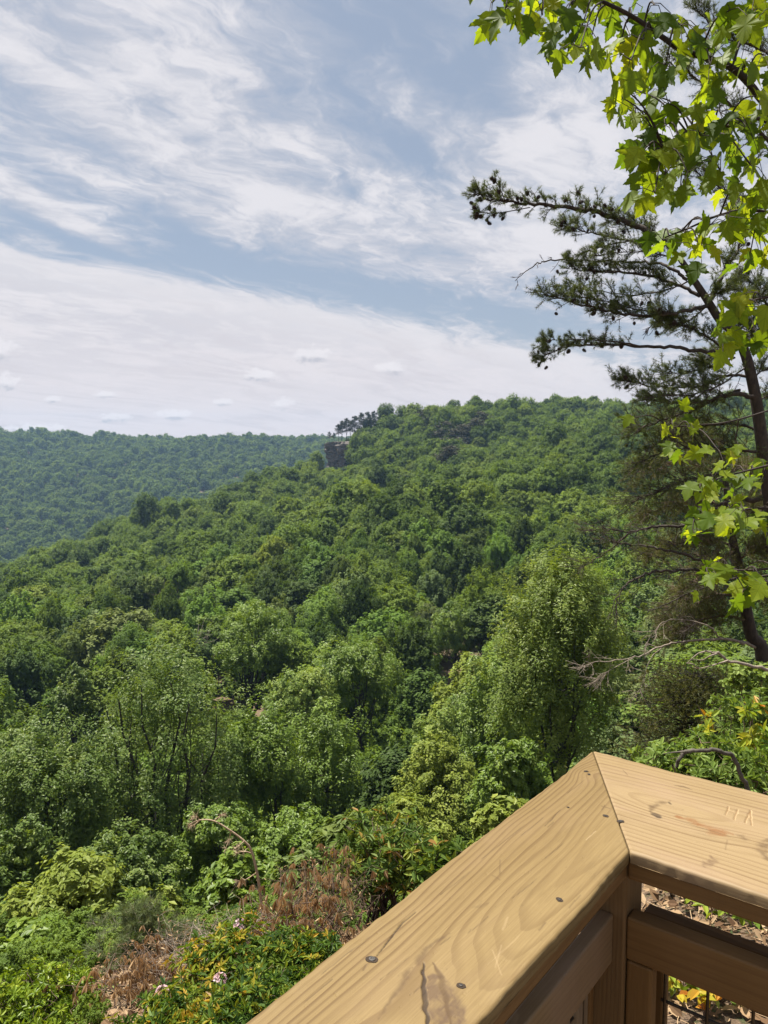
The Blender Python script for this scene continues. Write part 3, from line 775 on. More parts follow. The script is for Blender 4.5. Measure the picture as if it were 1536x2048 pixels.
def wood_mat(name, light, mid, dark, seed, ringw=0.011, depth=0.03, tilt=0.06, curve=0.0, pink=0.0, wear=0.5, bumps=0.3, knots=(), marks=()):
    """flat-sawn softwood: growth rings cut lengthwise; object X runs along the board. knots bend the rings; marks are
    True where the board's mesh carries its own knots, cracks, stains and scratches"""
    m, g, out = new_mat(name)
    tc = g.node('ShaderNodeTexCoord').outputs['Object']
    x, y, z = g.xyz(tc)
    low = g.noise(g.vec(g.m('MULTIPLY', x, .55), g.m('MULTIPLY', y, 1.6), seed), 2.6, 3, .5)
    low2 = g.noise(g.vec(g.m('MULTIPLY', x, .8), g.m('MULTIPLY', y, 5), seed + 3), 3.5, 3, .5)
    fine = g.noise(g.vec(g.m('MULTIPLY', x, 14), g.m('MULTIPLY', y, 520), g.m('MULTIPLY', z, 520)), 1.0, 3, .6)
    fib = g.noise(g.vec(g.m('MULTIPLY', x, 3.5), g.m('MULTIPLY', y, 70), g.m('MULTIPLY', z, 70)), 1.0, 4, .6)
    dd = g.m('ADD', g.m('MULTIPLY_ADD', x, tilt, depth), g.m('MULTIPLY', g.m('SUBTRACT', low2, .5), .016))
    yo = g.m('ADD', g.m('SUBTRACT', y, curve), g.m('MULTIPLY', g.m('SUBTRACT', low, .5), .075))
    zz = g.m('SUBTRACT', z, dd)
    rad = g.m('SQRT', g.m('ADD', g.m('MULTIPLY', yo, yo), g.m('MULTIPLY', zz, zz)))
    for kx, ky, amp, rx, ry in knots:
        a = g.m('DIVIDE', g.m('SUBTRACT', x, kx), rx); b = g.m('DIVIDE', g.m('SUBTRACT', y, ky), ry)
        rad = g.m('ADD', rad, g.m('MULTIPLY', g.m('POWER', 2.718, g.m('MULTIPLY', g.m('ADD', g.m('MULTIPLY', a, a), g.m('MULTIPLY', b, b)), -1.0)), amp))
    rad = g.m('ADD', rad, g.m('MULTIPLY', g.m('SUBTRACT', fib, .5), .0014))
    ph = g.m('FRACT', g.m('DIVIDE', rad, ringw))
    which = g.m('FLOOR', g.m('DIVIDE', rad, ringw))
    wn = g.node('ShaderNodeTexWhiteNoise', noise_dimensions='1D'); g.put(wn.inputs['W'], g.m('ADD', which, seed)); rnd = wn.outputs['Value']
    late = g.m('MULTIPLY', g.ss(ph, .42, .90), g.ss(ph, 1.0, .94))
    late = g.m('MULTIPLY', late, g.m('MULTIPLY_ADD', rnd, .7, .3))
    late = g.m('MULTIPLY', late, g.m('MULTIPLY_ADD', g.ss(g.m('ABSOLUTE', yo), .01, .06), .60, .40))
    c = g.mix(g.ss(low, .35, .68), light, mid)
    c = g.mix(late, c, dark)
    c = g.mix(g.m('MULTIPLY', g.m('SUBTRACT', fine, .36, clamp=True), 1.1), c, dark)
    c = g.mix(g.m('MULTIPLY', g.ss(fib, .5, .8), .3), c, dark)
    blot = g.noise(g.vec(g.m('MULTIPLY', x, .8), g.m('MULTIPLY', y, 2.4), seed + 9), 7, 6, .65)
    c = g.mix(g.m('MULTIPLY', g.ss(blot, .5, .78), wear * .8), c, tuple(q * k for q, k in zip(mid, (.60, .56, .50))))
    stain = g.noise(g.vec(g.m('MULTIPLY', x, 1.0), g.m('MULTIPLY', y, 1.3), seed + 31), 11, 7, .7)
    c = g.mix(g.m('MULTIPLY', g.ss(stain, .56, .72), wear * .55), c, (mid[0] * .62, mid[1] * .62, mid[2] * .70))
    spots = g.noise(g.vec(x, g.m('MULTIPLY', y, 1.6), seed + 20), 46, 6, .72)
    c = g.mix(g.m('MULTIPLY', g.ss(spots, .62, .74), wear * .8), c, tuple(q * .35 for q in mid))
    grey = g.noise(g.vec(g.m('MULTIPLY', x, .8), g.m('MULTIPLY', y, 2.5), seed + 40), 5, 4, .6)
    c = g.mix(g.m('MULTIPLY', g.ss(grey, .46, .75), .3 + pink), c, (light[0] * 1.02, light[1] * .98, light[2] * 1.25))
    if marks:
        at = g.node('ShaderNodeAttribute', attribute_name='mark')
        mk = at.outputs['Alpha']; mk = g.m('MULTIPLY', mk, g.m('MULTIPLY_ADD', g.ss(fib, .3, .7), .2, .8))
        c = g.mix(mk, c, at.outputs['Color'])
    pr = g.node('ShaderNodeBsdfPrincipled'); g.put(pr.inputs['Base Color'], c)
    g.put(pr.inputs['Roughness'], g.m('MULTIPLY_ADD', blot, .3, .45)); pr.inputs['Specular IOR Level'].default_value = .3
    dent = g.noise(g.vec(g.m('MULTIPLY', x, 1.0), g.m('MULTIPLY', y, 1.6), seed + 60), 70, 4, .65)
    h = g.m('ADD', g.m('MULTIPLY', late, .30), g.m('MULTIPLY', fine, .30)); h = g.m('SUBTRACT', h, g.m('MULTIPLY', g.ss(dent, .60, .74), .9 * wear))
    bp = g.node('ShaderNodeBump'); bp.inputs['Strength'].default_value = bumps; bp.inputs['Distance'].default_value = .0022
    g.put(bp.inputs['Height'], h); g.l.new(bp.outputs[0], pr.inputs['Normal']); g.l.new(pr.outputs[0], out.inputs[0])
    return m


def on_board(axis, pts):
    """photo pixels on the rail cap -> board coordinates"""
    nr = np.array([-axis[1], axis[0], 0]); res = []
    for q in pts:
        d = toplane(q[0], q[1], HR) - C_IN; res.append((float(np.dot(d, axis)), float(np.dot(d, nr))))
    return res


DK, BR, LT, RU = (0.026, 0.014, 0.007), (0.073, 0.041, 0.017), (0.396, 0.292, 0.163), (0.172, 0.071, 0.021)
mA = lambda pts, *a: (on_board(e1, pts), *a)
mB = lambda pts, *a: (on_board(e2, pts), *a)
CHECKS = [mA([(px_, py_), (px_ + dx_ * .5, py_ - dx_ * .5 * .80 + 1.5), (px_ + dx_, py_ - dx_ * .80)], .0008, .0005, .7, BR, .6) for px_, py_, dx_ in
          ((640, 1950, 70), (700, 1905, 40), (880, 1790, 60), (960, 1720, 90), (1040, 1672, 50), (1130, 1590, 44), (760, 1960, 60), (1020, 1800, 60), (930, 1870, 46), (820, 1990, 50), (1085, 1720, 48), (600, 2010, 66))]
MARKS_A = CHECKS + [mA([(868, 1955), (882, 1990), (890, 2030), (892, 2080)], .030, .005, .92, (.085, .050, .028), .25), mA([(866, 1925), (880, 1950), (893, 2000), (902, 2050)], .004, .002, .85, BR, .4),
           mA([(845, 1925), (846, 1960), (850, 2005), (856, 2060)], .0046, .0010, .97, DK, 1.5), mA([(900, 1868), (862, 1890), (842, 1912), (815, 1950), (790, 1992), (757, 2038)], .0042, .003, .75, BR, .5),
           mA([(832, 1823), (806, 1846), (780, 1878), (753, 1912)], .0016, .0007, .95, DK, 1.5), mA([(733, 1929), (727, 1940)], .0015, .001, .7, BR, .6),
           mA([(1090, 1652), (1103, 1639), (1112, 1628), (1123, 1618)], .0014, .0008, .85, BR, .8), mA([(1096, 1654), (1108, 1644)], .001, .0006, .8, BR, .5), mA([(1203, 1612), (1220, 1617)], .0012, .0007, .8, BR, .6), mA([(1172, 1680), (1192, 1662)], .0012, .0006, .5, LT, .4),
           mA([(1210, 1610), (1203, 1620)], .0010, .0006, .8, BR, .6), mA([(1000, 1720), (999, 1748)], .0010, .0008, .55, BR, .3), mA([(985, 1750), (1000, 1760)], .0012, .001, .5, BR, .3), mA([(905, 1872), (890, 1882), (876, 1893)], .0010, .0006, .7, BR, .5),
           mA([(985, 1900), (1003, 1950)], .0012, .0008, .22, LT, .5), mA([(1003, 1890), (990, 1935)], .0012, .0008, .22, LT, .5), mA([(975, 1930), (1030, 1880), (1040, 1868)], .0012, .0008, .2, LT, .4), mA([(1015, 1835), (1005, 1860)], .002, .001, .22, LT, .4),
           mA([(1150, 1800), (1139, 1816)], .0012, .0008, .5, BR, .5), mA([(1160, 1790), (1150, 1803)], .0012, .0008, .5, BR, .5), mA([(1090, 1845), (1078, 1860)], .0018, .001, .6, BR, .6), mA([(945, 1818), (965, 1812), (978, 1806)], .004, .003, .45, BR, .3)]
KNOTS_A = [(*on_board(e1, [(872, 2000)])[0], .020, .11, .035), (*on_board(e1, [(1176, 1545)])[0], -.016, .03, .03), (*on_board(e1, [(1120, 1690)])[0], .010, .09, .03)]
MARKS_B = [mB([(1303, 1624), (1309, 1613), (1322, 1605), (1340, 1601)], .007, .005, .75, BR, .3), mB([(1308, 1628), (1316, 1633)], .006, .002, .85, DK, .5), mB([(1338, 1604), (1342, 1608)], .003, .001, .8, DK, .3),
           mB([(1352, 1632), (1378, 1641), (1408, 1650), (1440, 1662), (1463, 1668)], .009, .004, .85, RU, .2), mB([(1420, 1655), (1432, 1664), (1443, 1671)], .016, .006, .7, RU, .2), mB([(1352, 1640), (1400, 1655), (1470, 1676)], .0012, .001, .6, BR, .4), mB([(1480, 1671), (1488, 1677)], .006, .004, .6, BR, .1),
           mB([(1418, 1712), (1426, 1720), (1412, 1729), (1405, 1734)], .007, .004, .75, (.11, .065, .035), .1), mB([(1428, 1726), (1416, 1731), (1404, 1722)], .004, .004, .65, (.11, .065, .035), .1),
           mB([(1545, 1676), (1528, 1690), (1520, 1702), (1532, 1720)], .010, .006, .7, BR, .3), mB([(1349, 1571), (1366, 1573), (1384, 1580)], .0032, .0014, .7, BR, .6), mB([(1246, 1540), (1255, 1550)], .0010, .0007, .6, BR, .4), mB([(1455, 1680), (1451, 1700)], .0008, .0006, .55, BR, .3)]
for a_, b_ in (((1457, 1613), (1452, 1630)), ((1457, 1621), (1475, 1626)), ((1475, 1619), (1468, 1639)), ((1500, 1621), (1489, 1645)), ((1500, 1621), (1503, 1651)), ((1493, 1635), (1502, 1637))):
    MARKS_B.append(mB([(a_[0] + 1.2, a_[1] + .3), (b_[0] + 1.2, b_[1] + .3)], .0026, .0006, .8, LT, .3)); MARKS_B.append(mB([a_, b_], .0014, .0005, .95, (.15, .080, .030), 1.3))
KNOTS_B = [(*on_board(e2, [(1330, 1618)])[0], -.022, .07, .03), (*on_board(e2, [(1535, 1700)])[0], .02, .06, .03)]

W_CAP_A = wood_mat('rail_cap_wood', (0.217, 0.150, 0.062), (0.179, 0.118, 0.043), (0.103, 0.059, 0.019), 2.0, .0070, .020, .045, -.040, 0, .6, knots=KNOTS_A, marks=True)
W_CAP_B = wood_mat('rail_cap_wood_pale', (0.264, 0.187, 0.096), (0.231, 0.159, 0.071), (0.153, 0.095, 0.042), 11.0, .010, .035, -.03, .16, .22, .5, knots=KNOTS_B, marks=True)
W_RAIL = wood_mat('rail_side_wood', (.215, .122, .045), (.175, .094, .032), (.10, .050, .016), 23.0, .012, .05, .03, .0, 0, .4)
W_POST = wood_mat('rail_post_wood', (.20, .125, .055), (.165, .098, .038), (.095, .05, .019), 31.0, .005, .09, .01, .0, 0, .3)
W_MID = wood_mat('mid_rail_wood', (.27, .19, .105), (.22, .145, .07), (.12, .07, .028), 53.0, .008, .06, .03, .0, .3, .4)
W_GREY = wood_mat('rail_grey_wood', (.25, .19, .12), (.21, .155, .092), (.12, .08, .045), 41.0, .007, .06, .03, .0, .25, .3)


def metal_mat(name, c, rough=.45):
    m, g, out = new_mat(name)
    tc = g.node('ShaderNodeTexCoord').outputs['Object']; n = g.noise(tc, 300, 3)
    pr = g.node('ShaderNodeBsdfPrincipled'); g.put(pr.inputs['Base Color'], g.ramp(n, [(.3, tuple(q * .6 for q in c)), (.7, c)])); pr.inputs['Metallic'].default_value = .9; pr.inputs['Roughness'].default_value = rough
    g.l.new(pr.outputs[0], out.inputs[0]); return m


def flat_mat(name, c, rough=.9):
    m, g, out = new_mat(name)
    tc = g.node('ShaderNodeTexCoord').outputs['Object']; n = g.noise(tc, 120, 4)
    pr = g.node('ShaderNodeBsdfPrincipled'); g.put(pr.inputs['Base Color'], g.ramp(n, [(.3, tuple(q * .7 for q in c)), (.7, c)])); pr.inputs['Roughness'].default_value = rough
    g.l.new(pr.outputs[0], out.inputs[0]); return m


M_SCREW = metal_mat('screw_metal', (.13, .12, .11), .5)
M_WIRE = metal_mat('wire_metal', (.10, .085, .07), .45)
M_HOLE = flat_mat('screw_hole', (.035, .020, .010))


def board(name, outline, z0, z1, axis, origin, mat, parent, bevel=.004):
    """prism with the given plan outline (metres along axis, metres outwards); object X runs along the axis"""
    ax = np.asarray(axis, float); nrm = np.array([-ax[1], ax[0], 0])
    n = len(outline); V = [(p[0], p[1], z1) for p in outline] + [(p[0], p[1], z0) for p in outline]
    me = bpy.data.meshes.new(name)
    area = sum(outline[i][0] * outline[(i + 1) % n][1] - outline[(i + 1) % n][0] * outline[i][1] for i in range(n))
    idx = list(range(n)) if area > 0 else list(range(n))[::-1]
    F = [idx, [i + n for i in idx[::-1]]] + [(idx[(k + 1) % n], idx[k], idx[k] + n, idx[(k + 1) % n] + n) for k in range(n)]
    me.from_pydata(V, [], F); me.materials.append(mat); me.validate()
    o = link(name, me, parent)
    M = Matrix(((ax[0], nrm[0], 0, origin[0]), (ax[1], nrm[1], 0, origin[1]), (0, 0, 1, origin[2]), (0, 0, 0, 1)))
    o.matrix_local = M
    b = o.modifiers.new('bevel', 'BEVEL'); b.width = bevel; b.segments = 3; b.limit_method = 'ANGLE'; b.harden_normals = False
    for p in me.polygons: p.use_smooth = False
    return o


def upright(name, w, d, z0, z1, center, axis, mat, parent, bevel=.003):
    """vertical timber: object X runs up"""
    me = bpy.data.meshes.new(name); h = z1 - z0
    V = [(x, y, z) for x in (0, h) for y in (-w / 2, w / 2) for z in (-d / 2, d / 2)]
    F = [(0, 1, 3, 2), (4, 6, 7, 5), (0, 4, 5, 1), (2, 3, 7, 6), (0, 2, 6, 4), (1, 5, 7, 3)]
    me.from_pydata(V, [], F); me.materials.append(mat)
    o = link(name, me, parent); ax = np.asarray(axis, float); nr = np.array([-ax[1], ax[0], 0])
    o.matrix_local = Matrix(((0, ax[0], nr[0], center[0]), (0, ax[1], nr[1], center[1]), (1, 0, 0, z0), (0, 0, 0, 1)))
    b = o.modifiers.new('bevel', 'BEVEL'); b.width = bevel; b.segments = 2
    return o


def build_railing():
    r = np.random.default_rng(8)
    root = thing('deck_railing', (0, 0, 0), 'honey-coloured wooden deck railing meeting at a mitred corner, initials scratched in its cap', 'railing')
    root.location = (C_IN[0], C_IN[1], HR - 1.07)
    O = np.array([0, 0, 1.07])                 # corner point, local
    T1 = .0145                                  # cap edge thickness that shows
    sg1 = 1 if np.dot(np.array([-e1[1], e1[0], 0]), dvec) > 0 else -1
    sg2 = 1 if np.dot(np.array([-e2[1], e2[0], 0]), dvec) > 0 else -1
    w = CAPW; g_ = .0012
    # caps: slightly wandering edges as on real lumber
    def vnoise(x, y, sc, seed):
        q = np.random.default_rng(seed).uniform(-1, 1, (64, 64)); a, b = x * sc, y * sc; i, j = np.floor(a).astype(int), np.floor(b).astype(int); f, h = a - i, b - j
        f = f * f * (3 - 2 * f); h = h * h * (3 - 2 * h); G_ = lambda p, t: q[p % 64, t % 64]
        return (G_(i, j) * (1 - f) + G_(i + 1, j) * f) * (1 - h) + (G_(i, j + 1) * (1 - f) + G_(i + 1, j + 1) * f) * h
    def cap(axis, sg, mat, L, marks, seed, name='top_rail'):
        """finely divided lumber: mitred end, eased and slightly wandering edges, scratches and cracks sunk into it"""
        da = float(np.dot(dvec, axis)); dn = abs(float(np.dot(dvec, np.array([-axis[1], axis[0], 0])))); er = .0045; st = .00115
        ny = int(dn / st); prof = [(0, -T1)] + [(er - er * math.cos(a), -er + er * math.sin(a)) for a in np.linspace(0, math.pi / 2, 6)]
        prof += [(er + (dn - 2 * er) * k / ny, 0.0) for k in range(1, ny)] + [(dn - q, z) for q, z in prof[::-1]]
        pn = np.array([q for q, z in prof]); pz = np.array([z for q, z in prof])
        ts = np.concatenate([np.linspace(0, .80, int(.80 / st)), np.linspace(.80, L, 30)[1:]])
        N_, Tt = np.meshgrid(pn, ts); Z_ = np.repeat(pz[None], len(ts), 0); x0 = da * N_ / dn + g_
        X_ = x0 + (L - x0) * ((Tt - 0) / L); k0 = np.clip(Tt / .02, 0, 1)
        edge = np.where(N_ < dn / 2, 1, -1) * (np.abs(N_ - dn / 2) / (dn / 2)) ** 8
        Nw = N_ + k0 * edge * (.0013 * np.sin(X_ * 11 + seed) + .0008 * np.sin(X_ * 31 + 2 * seed) + .0006 * vnoise(X_, N_ * 0 + seed, 90, seed))
        Z_ = Z_ + k0 * np.abs(edge) * (.0009 * vnoise(X_, N_ * 0 + seed, 60, seed + 5)) - (1 - np.clip(Tt / .0025, 0, 1)) * .0012 * (pz[None] > -T1)
        Yl = sg * Nw; mask = np.zeros_like(X_); col = np.zeros(X_.shape + (3,)); cut = np.zeros_like(X_); top = np.clip((Z_ + .006) / .004, 0, 1)
        for pts, wid, soft, strength, colr, dep in marks:
            pts = np.array(pts); lo, hi = pts.min(0) - .03, pts.max(0) + .03; sel = (X_ > lo[0]) & (X_ < hi[0]) & (Yl > lo[1]) & (Yl < hi[1])
            if not sel.any(): continue
            x, y = X_[sel], Yl[sel]; jit = min(.006, wid * .5 + .0001); x = x + jit * (.6 * vnoise(x, y, 55, 11) + .5 * vnoise(x, y, 160, 12)); y = y + jit * (.6 * vnoise(x, y, 55, 13) + .5 * vnoise(x, y, 160, 14)); dmin = np.full(x.shape, 9.); n = len(pts) - 1
            tot = 0
            for k in range(n):
                a, v = pts[k], pts[k + 1] - pts[k]; t = np.clip(((x - a[0]) * v[0] + (y - a[1]) * v[1]) / (v @ v + 1e-12), 0, 1); d = np.hypot(x - a[0] - t * v[0], y - a[1] - t * v[1])
                along = (k + t) / n; d = d / (.35 + .75 * np.sin(math.pi * np.clip(along, .02, .98))) if n > 1 else d; dmin = np.minimum(dmin, d)
            sf = max(soft, .0007); mm = np.clip((wid * .5 + sf - dmin) / (1.6 * sf), 0, 1); mm = mm * mm * (3 - 2 * mm)
            if soft > .002: mm *= np.clip(.75 + .55 * vnoise(x * .5, y, 190, 15) + .3 * vnoise(x, y, 420, 16), 0, 1)
            mm = mm * strength * top[sel]; old = mask[sel]; new = 1 - (1 - old) * (1 - mm)
            w_ = np.where(new > 1e-4, mm / np.maximum(new, 1e-4), 0)[:, None]; col[sel] = col[sel] * (1 - w_) + np.array(colr) * w_; mask[sel] = new; cut[sel] = np.maximum(cut[sel], mm * dep * .0006)
        Z_ = Z_ - cut * top
        r_, c_ = X_.shape; V = np.stack([X_, Yl, Z_], -1).reshape(-1, 3); i = np.arange(r_ - 1)[:, None] * c_ + np.arange(c_ - 1)[None]; F = np.stack([i, i + 1, i + c_ + 1, i + c_], -1).reshape(-1, 4)
        if sg > 0: F = F[:, ::-1]
        b = MB(); b.add(V, F); bot = np.array([(g_, 0, -T1), (L, 0, -T1), (L, sg * dn, -T1), (da + g_, sg * dn, -T1)]); b.add(bot, np.array([[0, 1, 2, 3]]) if sg < 0 else np.array([[3, 2, 1, 0]]))
        endp = V[:c_].copy(); b.add(np.vstack([endp, endp * [1, 1, 0] + [0, 0, -T1]]), [(k, k + 1, c_ + k + 1, c_ + k) for k in range(c_ - 1)])
        me = b.mesh(name, mat, True); at = me.attributes.new('mark', 'FLOAT_COLOR', 'POINT'); full = np.zeros((len(me.vertices), 4), np.float32); full[:r_ * c_, :3] = col.reshape(-1, 3); full[:r_ * c_, 3] = mask.ravel(); at.data.foreach_set('color', full.ravel())
        o = link(name, me, root); nrm = np.array([-axis[1], axis[0], 0]); o.matrix_local = Matrix(((axis[0], nrm[0], 0, O[0]), (axis[1], nrm[1], 0, O[1]), (0, 0, 1, O[2]), (0, 0, 0, 1)))
        return o
    capA = cap(e1, sg1, W_CAP_A, 1.9, MARKS_A, 3); capB = cap(e2, sg2, W_CAP_B, 1.9, MARKS_B, 8)
    capB['label'] = 'paler rail cap board with scratched initials and a rust streak'
    # headers below the caps, set back a little
    def bx(name, axis, sg, x0, x1, n0, n1, z0, z1, mat, bev=.003):
        return board(name, [(x0, sg * n0), (x1, sg * n0), (x1, sg * n1), (x0, sg * n1)], z0, z1, axis, O, mat, root, bev)
    bx('header', e1, sg1, -.0034, 1.9, .004, .030, -.0375, -T1 - .0005, W_RAIL); bx('header', e2, sg2, -.0034, 1.9, .004, .030, -.0385, -T1 - .0005, W_RAIL)
    # post in the corner
    n1v = np.array([-e1[1], e1[0], 0]) * sg1; n2v = np.array([-e2[1], e2[0], 0]) * sg2
    pc = O + (n1v + n2v) * .034
    upright('post', .060, .060, 0.0, 1.07 - T1 - .001, (pc[0], pc[1]), e1, W_POST, root)
    for axis, sg, top, ht, na, x0 in ((e2, sg2, -.0890, .056, .006, -.0034), (e1, sg1, -.0900, .065, .019, -.0034)):
        bx('middle_rail', axis, sg, x0, 1.9, na, na + (.025 if na < .01 else .019), top - ht, top, W_RAIL if na < .01 else W_MID)
        bx('middle_rail', axis, sg, x0 + .005, 1.9, na + .045, na + .070, top - .076, top - .014, W_RAIL)
        bx('bottom_rail', axis, sg, x0, 1.9, na, na + .025, -.98, -.92, W_RAIL)
    # grey weathered strip lying on the long mid rail
    # uprights framing the wire panels
    for axis, sg, xs in ((e2, sg2, ((.0135, .032, .007, .030, W_RAIL), (.022, .018, .050, .075, W_RAIL), (.98, .058, .007, .030, W_RAIL))), (e1, sg1, ((.008, .014, .040, .060, W_RAIL), (.036, .034, .040, .061, W_GREY), (.085, .024, .040, .060, W_GREY), (.135, .024, .040, .060, W_GREY)))):
        for (xc, wd, n0, n1, mt) in xs:
            nr = np.array([-axis[1], axis[0], 0]) * sg
            c = O + axis * xc + nr * (n0 + n1) / 2
            upright('upright', wd, n1 - n0, .0, 1.07 - (.1465 if axis is e2 else .157), (c[0], c[1]), axis, mt, root)
    for axis, sg in ((e2, sg2), (e1, sg1)):
        nr = np.array([-axis[1], axis[0], 0]) * sg
        b = MB()
        for k in range(34):
            q = O + axis * (.036 + .0515 * k) + nr * .041; b.add(*tube([q + [0, 0, -1.0], q + [0, 0, -.128]], .0021, 8))
        for k in range(15):
            q = O + nr * .0465 + [0, 0, -.208 - .0515 * k]; b.add(*tube([q + axis * .03, q + axis * 1.75], .0021, 8))
        b.obj('wire_panel', M_WIRE, root, True)
    # screws, cracks, knots on the caps: placed by plan position on the board
    def on_cap(px, py): return toplane(px, py, HR) - np.array([C_IN[0], C_IN[1], HR - 1.07])
    def screw(px, py, rad=.0042, kind=0):
        rad *= .72
        c = on_cap(px, py); b = MB(); n = 14
        t = np.linspace(0, 2 * math.pi, n, endpoint=False)
        R0 = rad * (1.25 + .2 * np.sin(2 * t + r.uniform(0, 6)) + r.normal(size=n) * .06)
        ring = np.stack([R0 * np.cos(t), R0 * np.sin(t), np.full(n, .0005)], 1); inner = np.stack([rad * .85 * np.cos(t), rad * .85 * np.sin(t), np.full(n, .0004)], 1)
        V = np.vstack([ring, [[0, 0, .0006]]]) + c
        b.add(V, [(k, (k + 1) % n, n) for k in range(n)]); o = b.obj('screw_hole', M_HOLE, root)
        h = MB(); r2 = rad * (.72 if kind else .5)
        prof = [(r2, .0006), (r2, .0011), (r2 * .45, .0012), (r2 * .3, .0008), (0.0001, .0008)]
        V = []; F = []
        for (q, zq) in prof: V += [(q * math.cos(a), q * math.sin(a), zq) for a in t]
        for i in range(len(prof) - 1): F += [(i * n + k, i * n + (k + 1) % n, (i + 1) * n + (k + 1) % n, (i + 1) * n + k) for k in range(n)]
        sc = h.add(np.array(V) + c, F).obj('screw', M_SCREW, o)
    for q in [(744, 1919, .0062, 1), (922, 1972, .0045), (1119, 1800, .0045), (1211, 1632, .0042), (1241, 1643, .0050, 1), (1172, 1543, .0036), (1178, 1549, .003), (1136, 1615, .0022)]: screw(*q)
    return root


RAIL = build_railing()


def build_deck():
    o = MB(); zt = HR - 1.07
    nr1 = np.array([-e1[1], e1[0], 0]); nr1 = nr1 * (1 if np.dot(nr1, dvec) > 0 else -1)
    root = thing('deck_floor', (C_IN[0], C_IN[1], zt), 'plank floor of the overlook deck under the wooden railing', 'deck')
    for k in range(14):
        n0 = .09 - .146 * k
        board('floor_plank', [(-.09, n0), (2.2, n0), (2.2, n0 - .14), (-.09, n0 - .14)] if np.dot(np.array([-e1[1], e1[0], 0]), dvec) > 0 else [(-.09, -n0), (2.2, -n0), (2.2, -n0 + .14), (-.09, -n0 + .14)], -.03, 0, e1, np.zeros(3), W_POST, root, .003)


build_deck()

# ------------------------------------------------------------------ pines close by
M_NEEDLE = foliage_mat('pine_needles', G((.050, .070, .024), (.090, .118, .036), (.16, .19, .065)), .25, .5, .2)
M_NEEDLE_OLD = foliage_mat('olive_pine_needles', G((.055, .062, .020), (.105, .115, .034), (.18, .165, .058)), .25, .5, .2)
M_NEEDLE_SOFT = foliage_mat('soft_pine_needles', G((.07, .10, .04), (.13, .17, .07), (.24, .26, .13)), .25, .5, .25)
M_CONE = flat_mat('cone_scales', (.050, .032, .022))


def tufts(b, r, pts, dirs, n, L, w=.0034, spread=.75):
    """needles round each twig point"""
    m = len(pts) * n
    p = np.repeat(pts, n, 0); d = unit(np.repeat(dirs, n, 0) * (1 - spread * .55) + rsphere(m, r) * spread)
    ln = L * r.uniform(.6, 1.15, m)[:, None]; s = unit(np.cross(d, rsphere(m, r))) * w * .5
    V = np.stack([p - s, p + s, p + d * ln], 1).reshape(-1, 3)
    tone = np.repeat(np.clip(r.normal(.5, .22, len(pts)), 0, 1), n)
    b.add(V, np.arange(m * 3).reshape(m, 3), v=np.repeat(np.clip(tone + r.normal(0, .08, m), 0, 1), 3))


def cone_mesh():
    b = MB(); r = np.random.default_rng(3); n = 60
    for i in range(n):
        f = (i + .5) / n; a = i * 2.39996; rad = .019 * math.sin(math.pi * min(.97, .12 + .84 * f)) ** .8; z = -.028 + .056 * f
        c = np.array([rad * math.cos(a), rad * math.sin(a), z]); o = np.array([math.cos(a), math.sin(a), .45]); s = np.array([-math.sin(a), math.cos(a), 0])
        b.add([c * .45 + [0, 0, z * .5], c - s * .006, c + o * .008, c + s * .006], [(0, 1, 2, 3)])
    th = np.linspace(0, 2 * math.pi, 8, endpoint=False); V = []
    for z, q in ((-.028, .004), (-.016, .014), (0, .016), (.016, .011), (.028, .002)): V += [(q * math.cos(a), q * math.sin(a), z) for a in th]
    b.add(V, [(i * 8 + k, i * 8 + (k + 1) % 8, (i + 1) * 8 + (k + 1) % 8, (i + 1) * 8 + k) for i in range(4) for k in range(8)])
    return b.mesh('cone', M_CONE)


def pine_branch(wood, ndl, r, pts, r0, r1, leafy=(0.2, 1.0), ntwig=40, tl=.35, up=.35, needle=.052, nt=4, nn=15, bare=0.0, cones=None, ncone=0, depth=.35, back=.15):
    """a limb through 3-D points with side twigs that carry needle tufts"""
    path = spline(pts, 7); n = len(path); rad = np.linspace(r0, r1, n)
    path[1:-1] += r.normal(size=(n - 2, 3)) * r0 * .35
    wood.add(*tube(path, rad, 7))
    T = unit(np.gradient(path, axis=0)); P_, D_ = [], []
    for k in range(ntwig):
        f = r.uniform(*leafy); q = f * (n - 1); i = min(int(q), n - 2); a = path[i] + (path[i + 1] - path[i]) * (q - i)
        d = unit(T[i] * r.uniform(.35, 1.0) + np.array([r.normal() * .30, r.normal() * depth * 1.5, up + r.normal() * .38])); ln = tl * r.uniform(.45, 1.15) * (1 - .35 * max(0, f - .6))
        e = a + d * ln + np.array([0, 0, .12 * ln * r.normal()]); mid = (a + e) / 2 + r.normal(size=3) * ln * .08
        tp = spline([a, mid, e], 4); wood.add(*tube(tp, np.linspace(max(r1 * .8, .0035), .0022, len(tp)), 4))
        if r.uniform() < bare: 
            for q2 in range(2):
                e2_ = mid + unit(d + r.normal(size=3) * .5) * ln * .5; wood.add(*tube([mid, (mid + e2_) / 2 + r.normal(size=3) * ln * .04, e2_], [.003, .0022, .0014], 3))
            continue
        tt = np.linspace(.45, 1, nt); pp = a + (e - a) * tt[:, None]; P_.append(pp); D_.append(np.repeat([d], nt, 0))
        for q2 in range(2):                      # side shoots
            e2_ = mid + unit(d + r.normal(size=3) * .55 + [0, 0, .15]) * ln * .55; wood.add(*tube([mid, e2_], [.003, .002], 3))
            d2 = unit(e2_ - mid); pp = mid + (e2_ - mid) * np.linspace(.6, 1, 3)[:, None]; P_.append(pp); D_.append(np.repeat([d2], 3, 0))
        if cones is not None and len(cones) < ncone: cones.append(e + np.array([r.normal() * .03, -.04 + r.normal() * .03, -.045 - .05 * r.uniform()]))
    if P_: tufts(ndl, r, np.concatenate(P_), np.concatenate(D_), nn, needle)


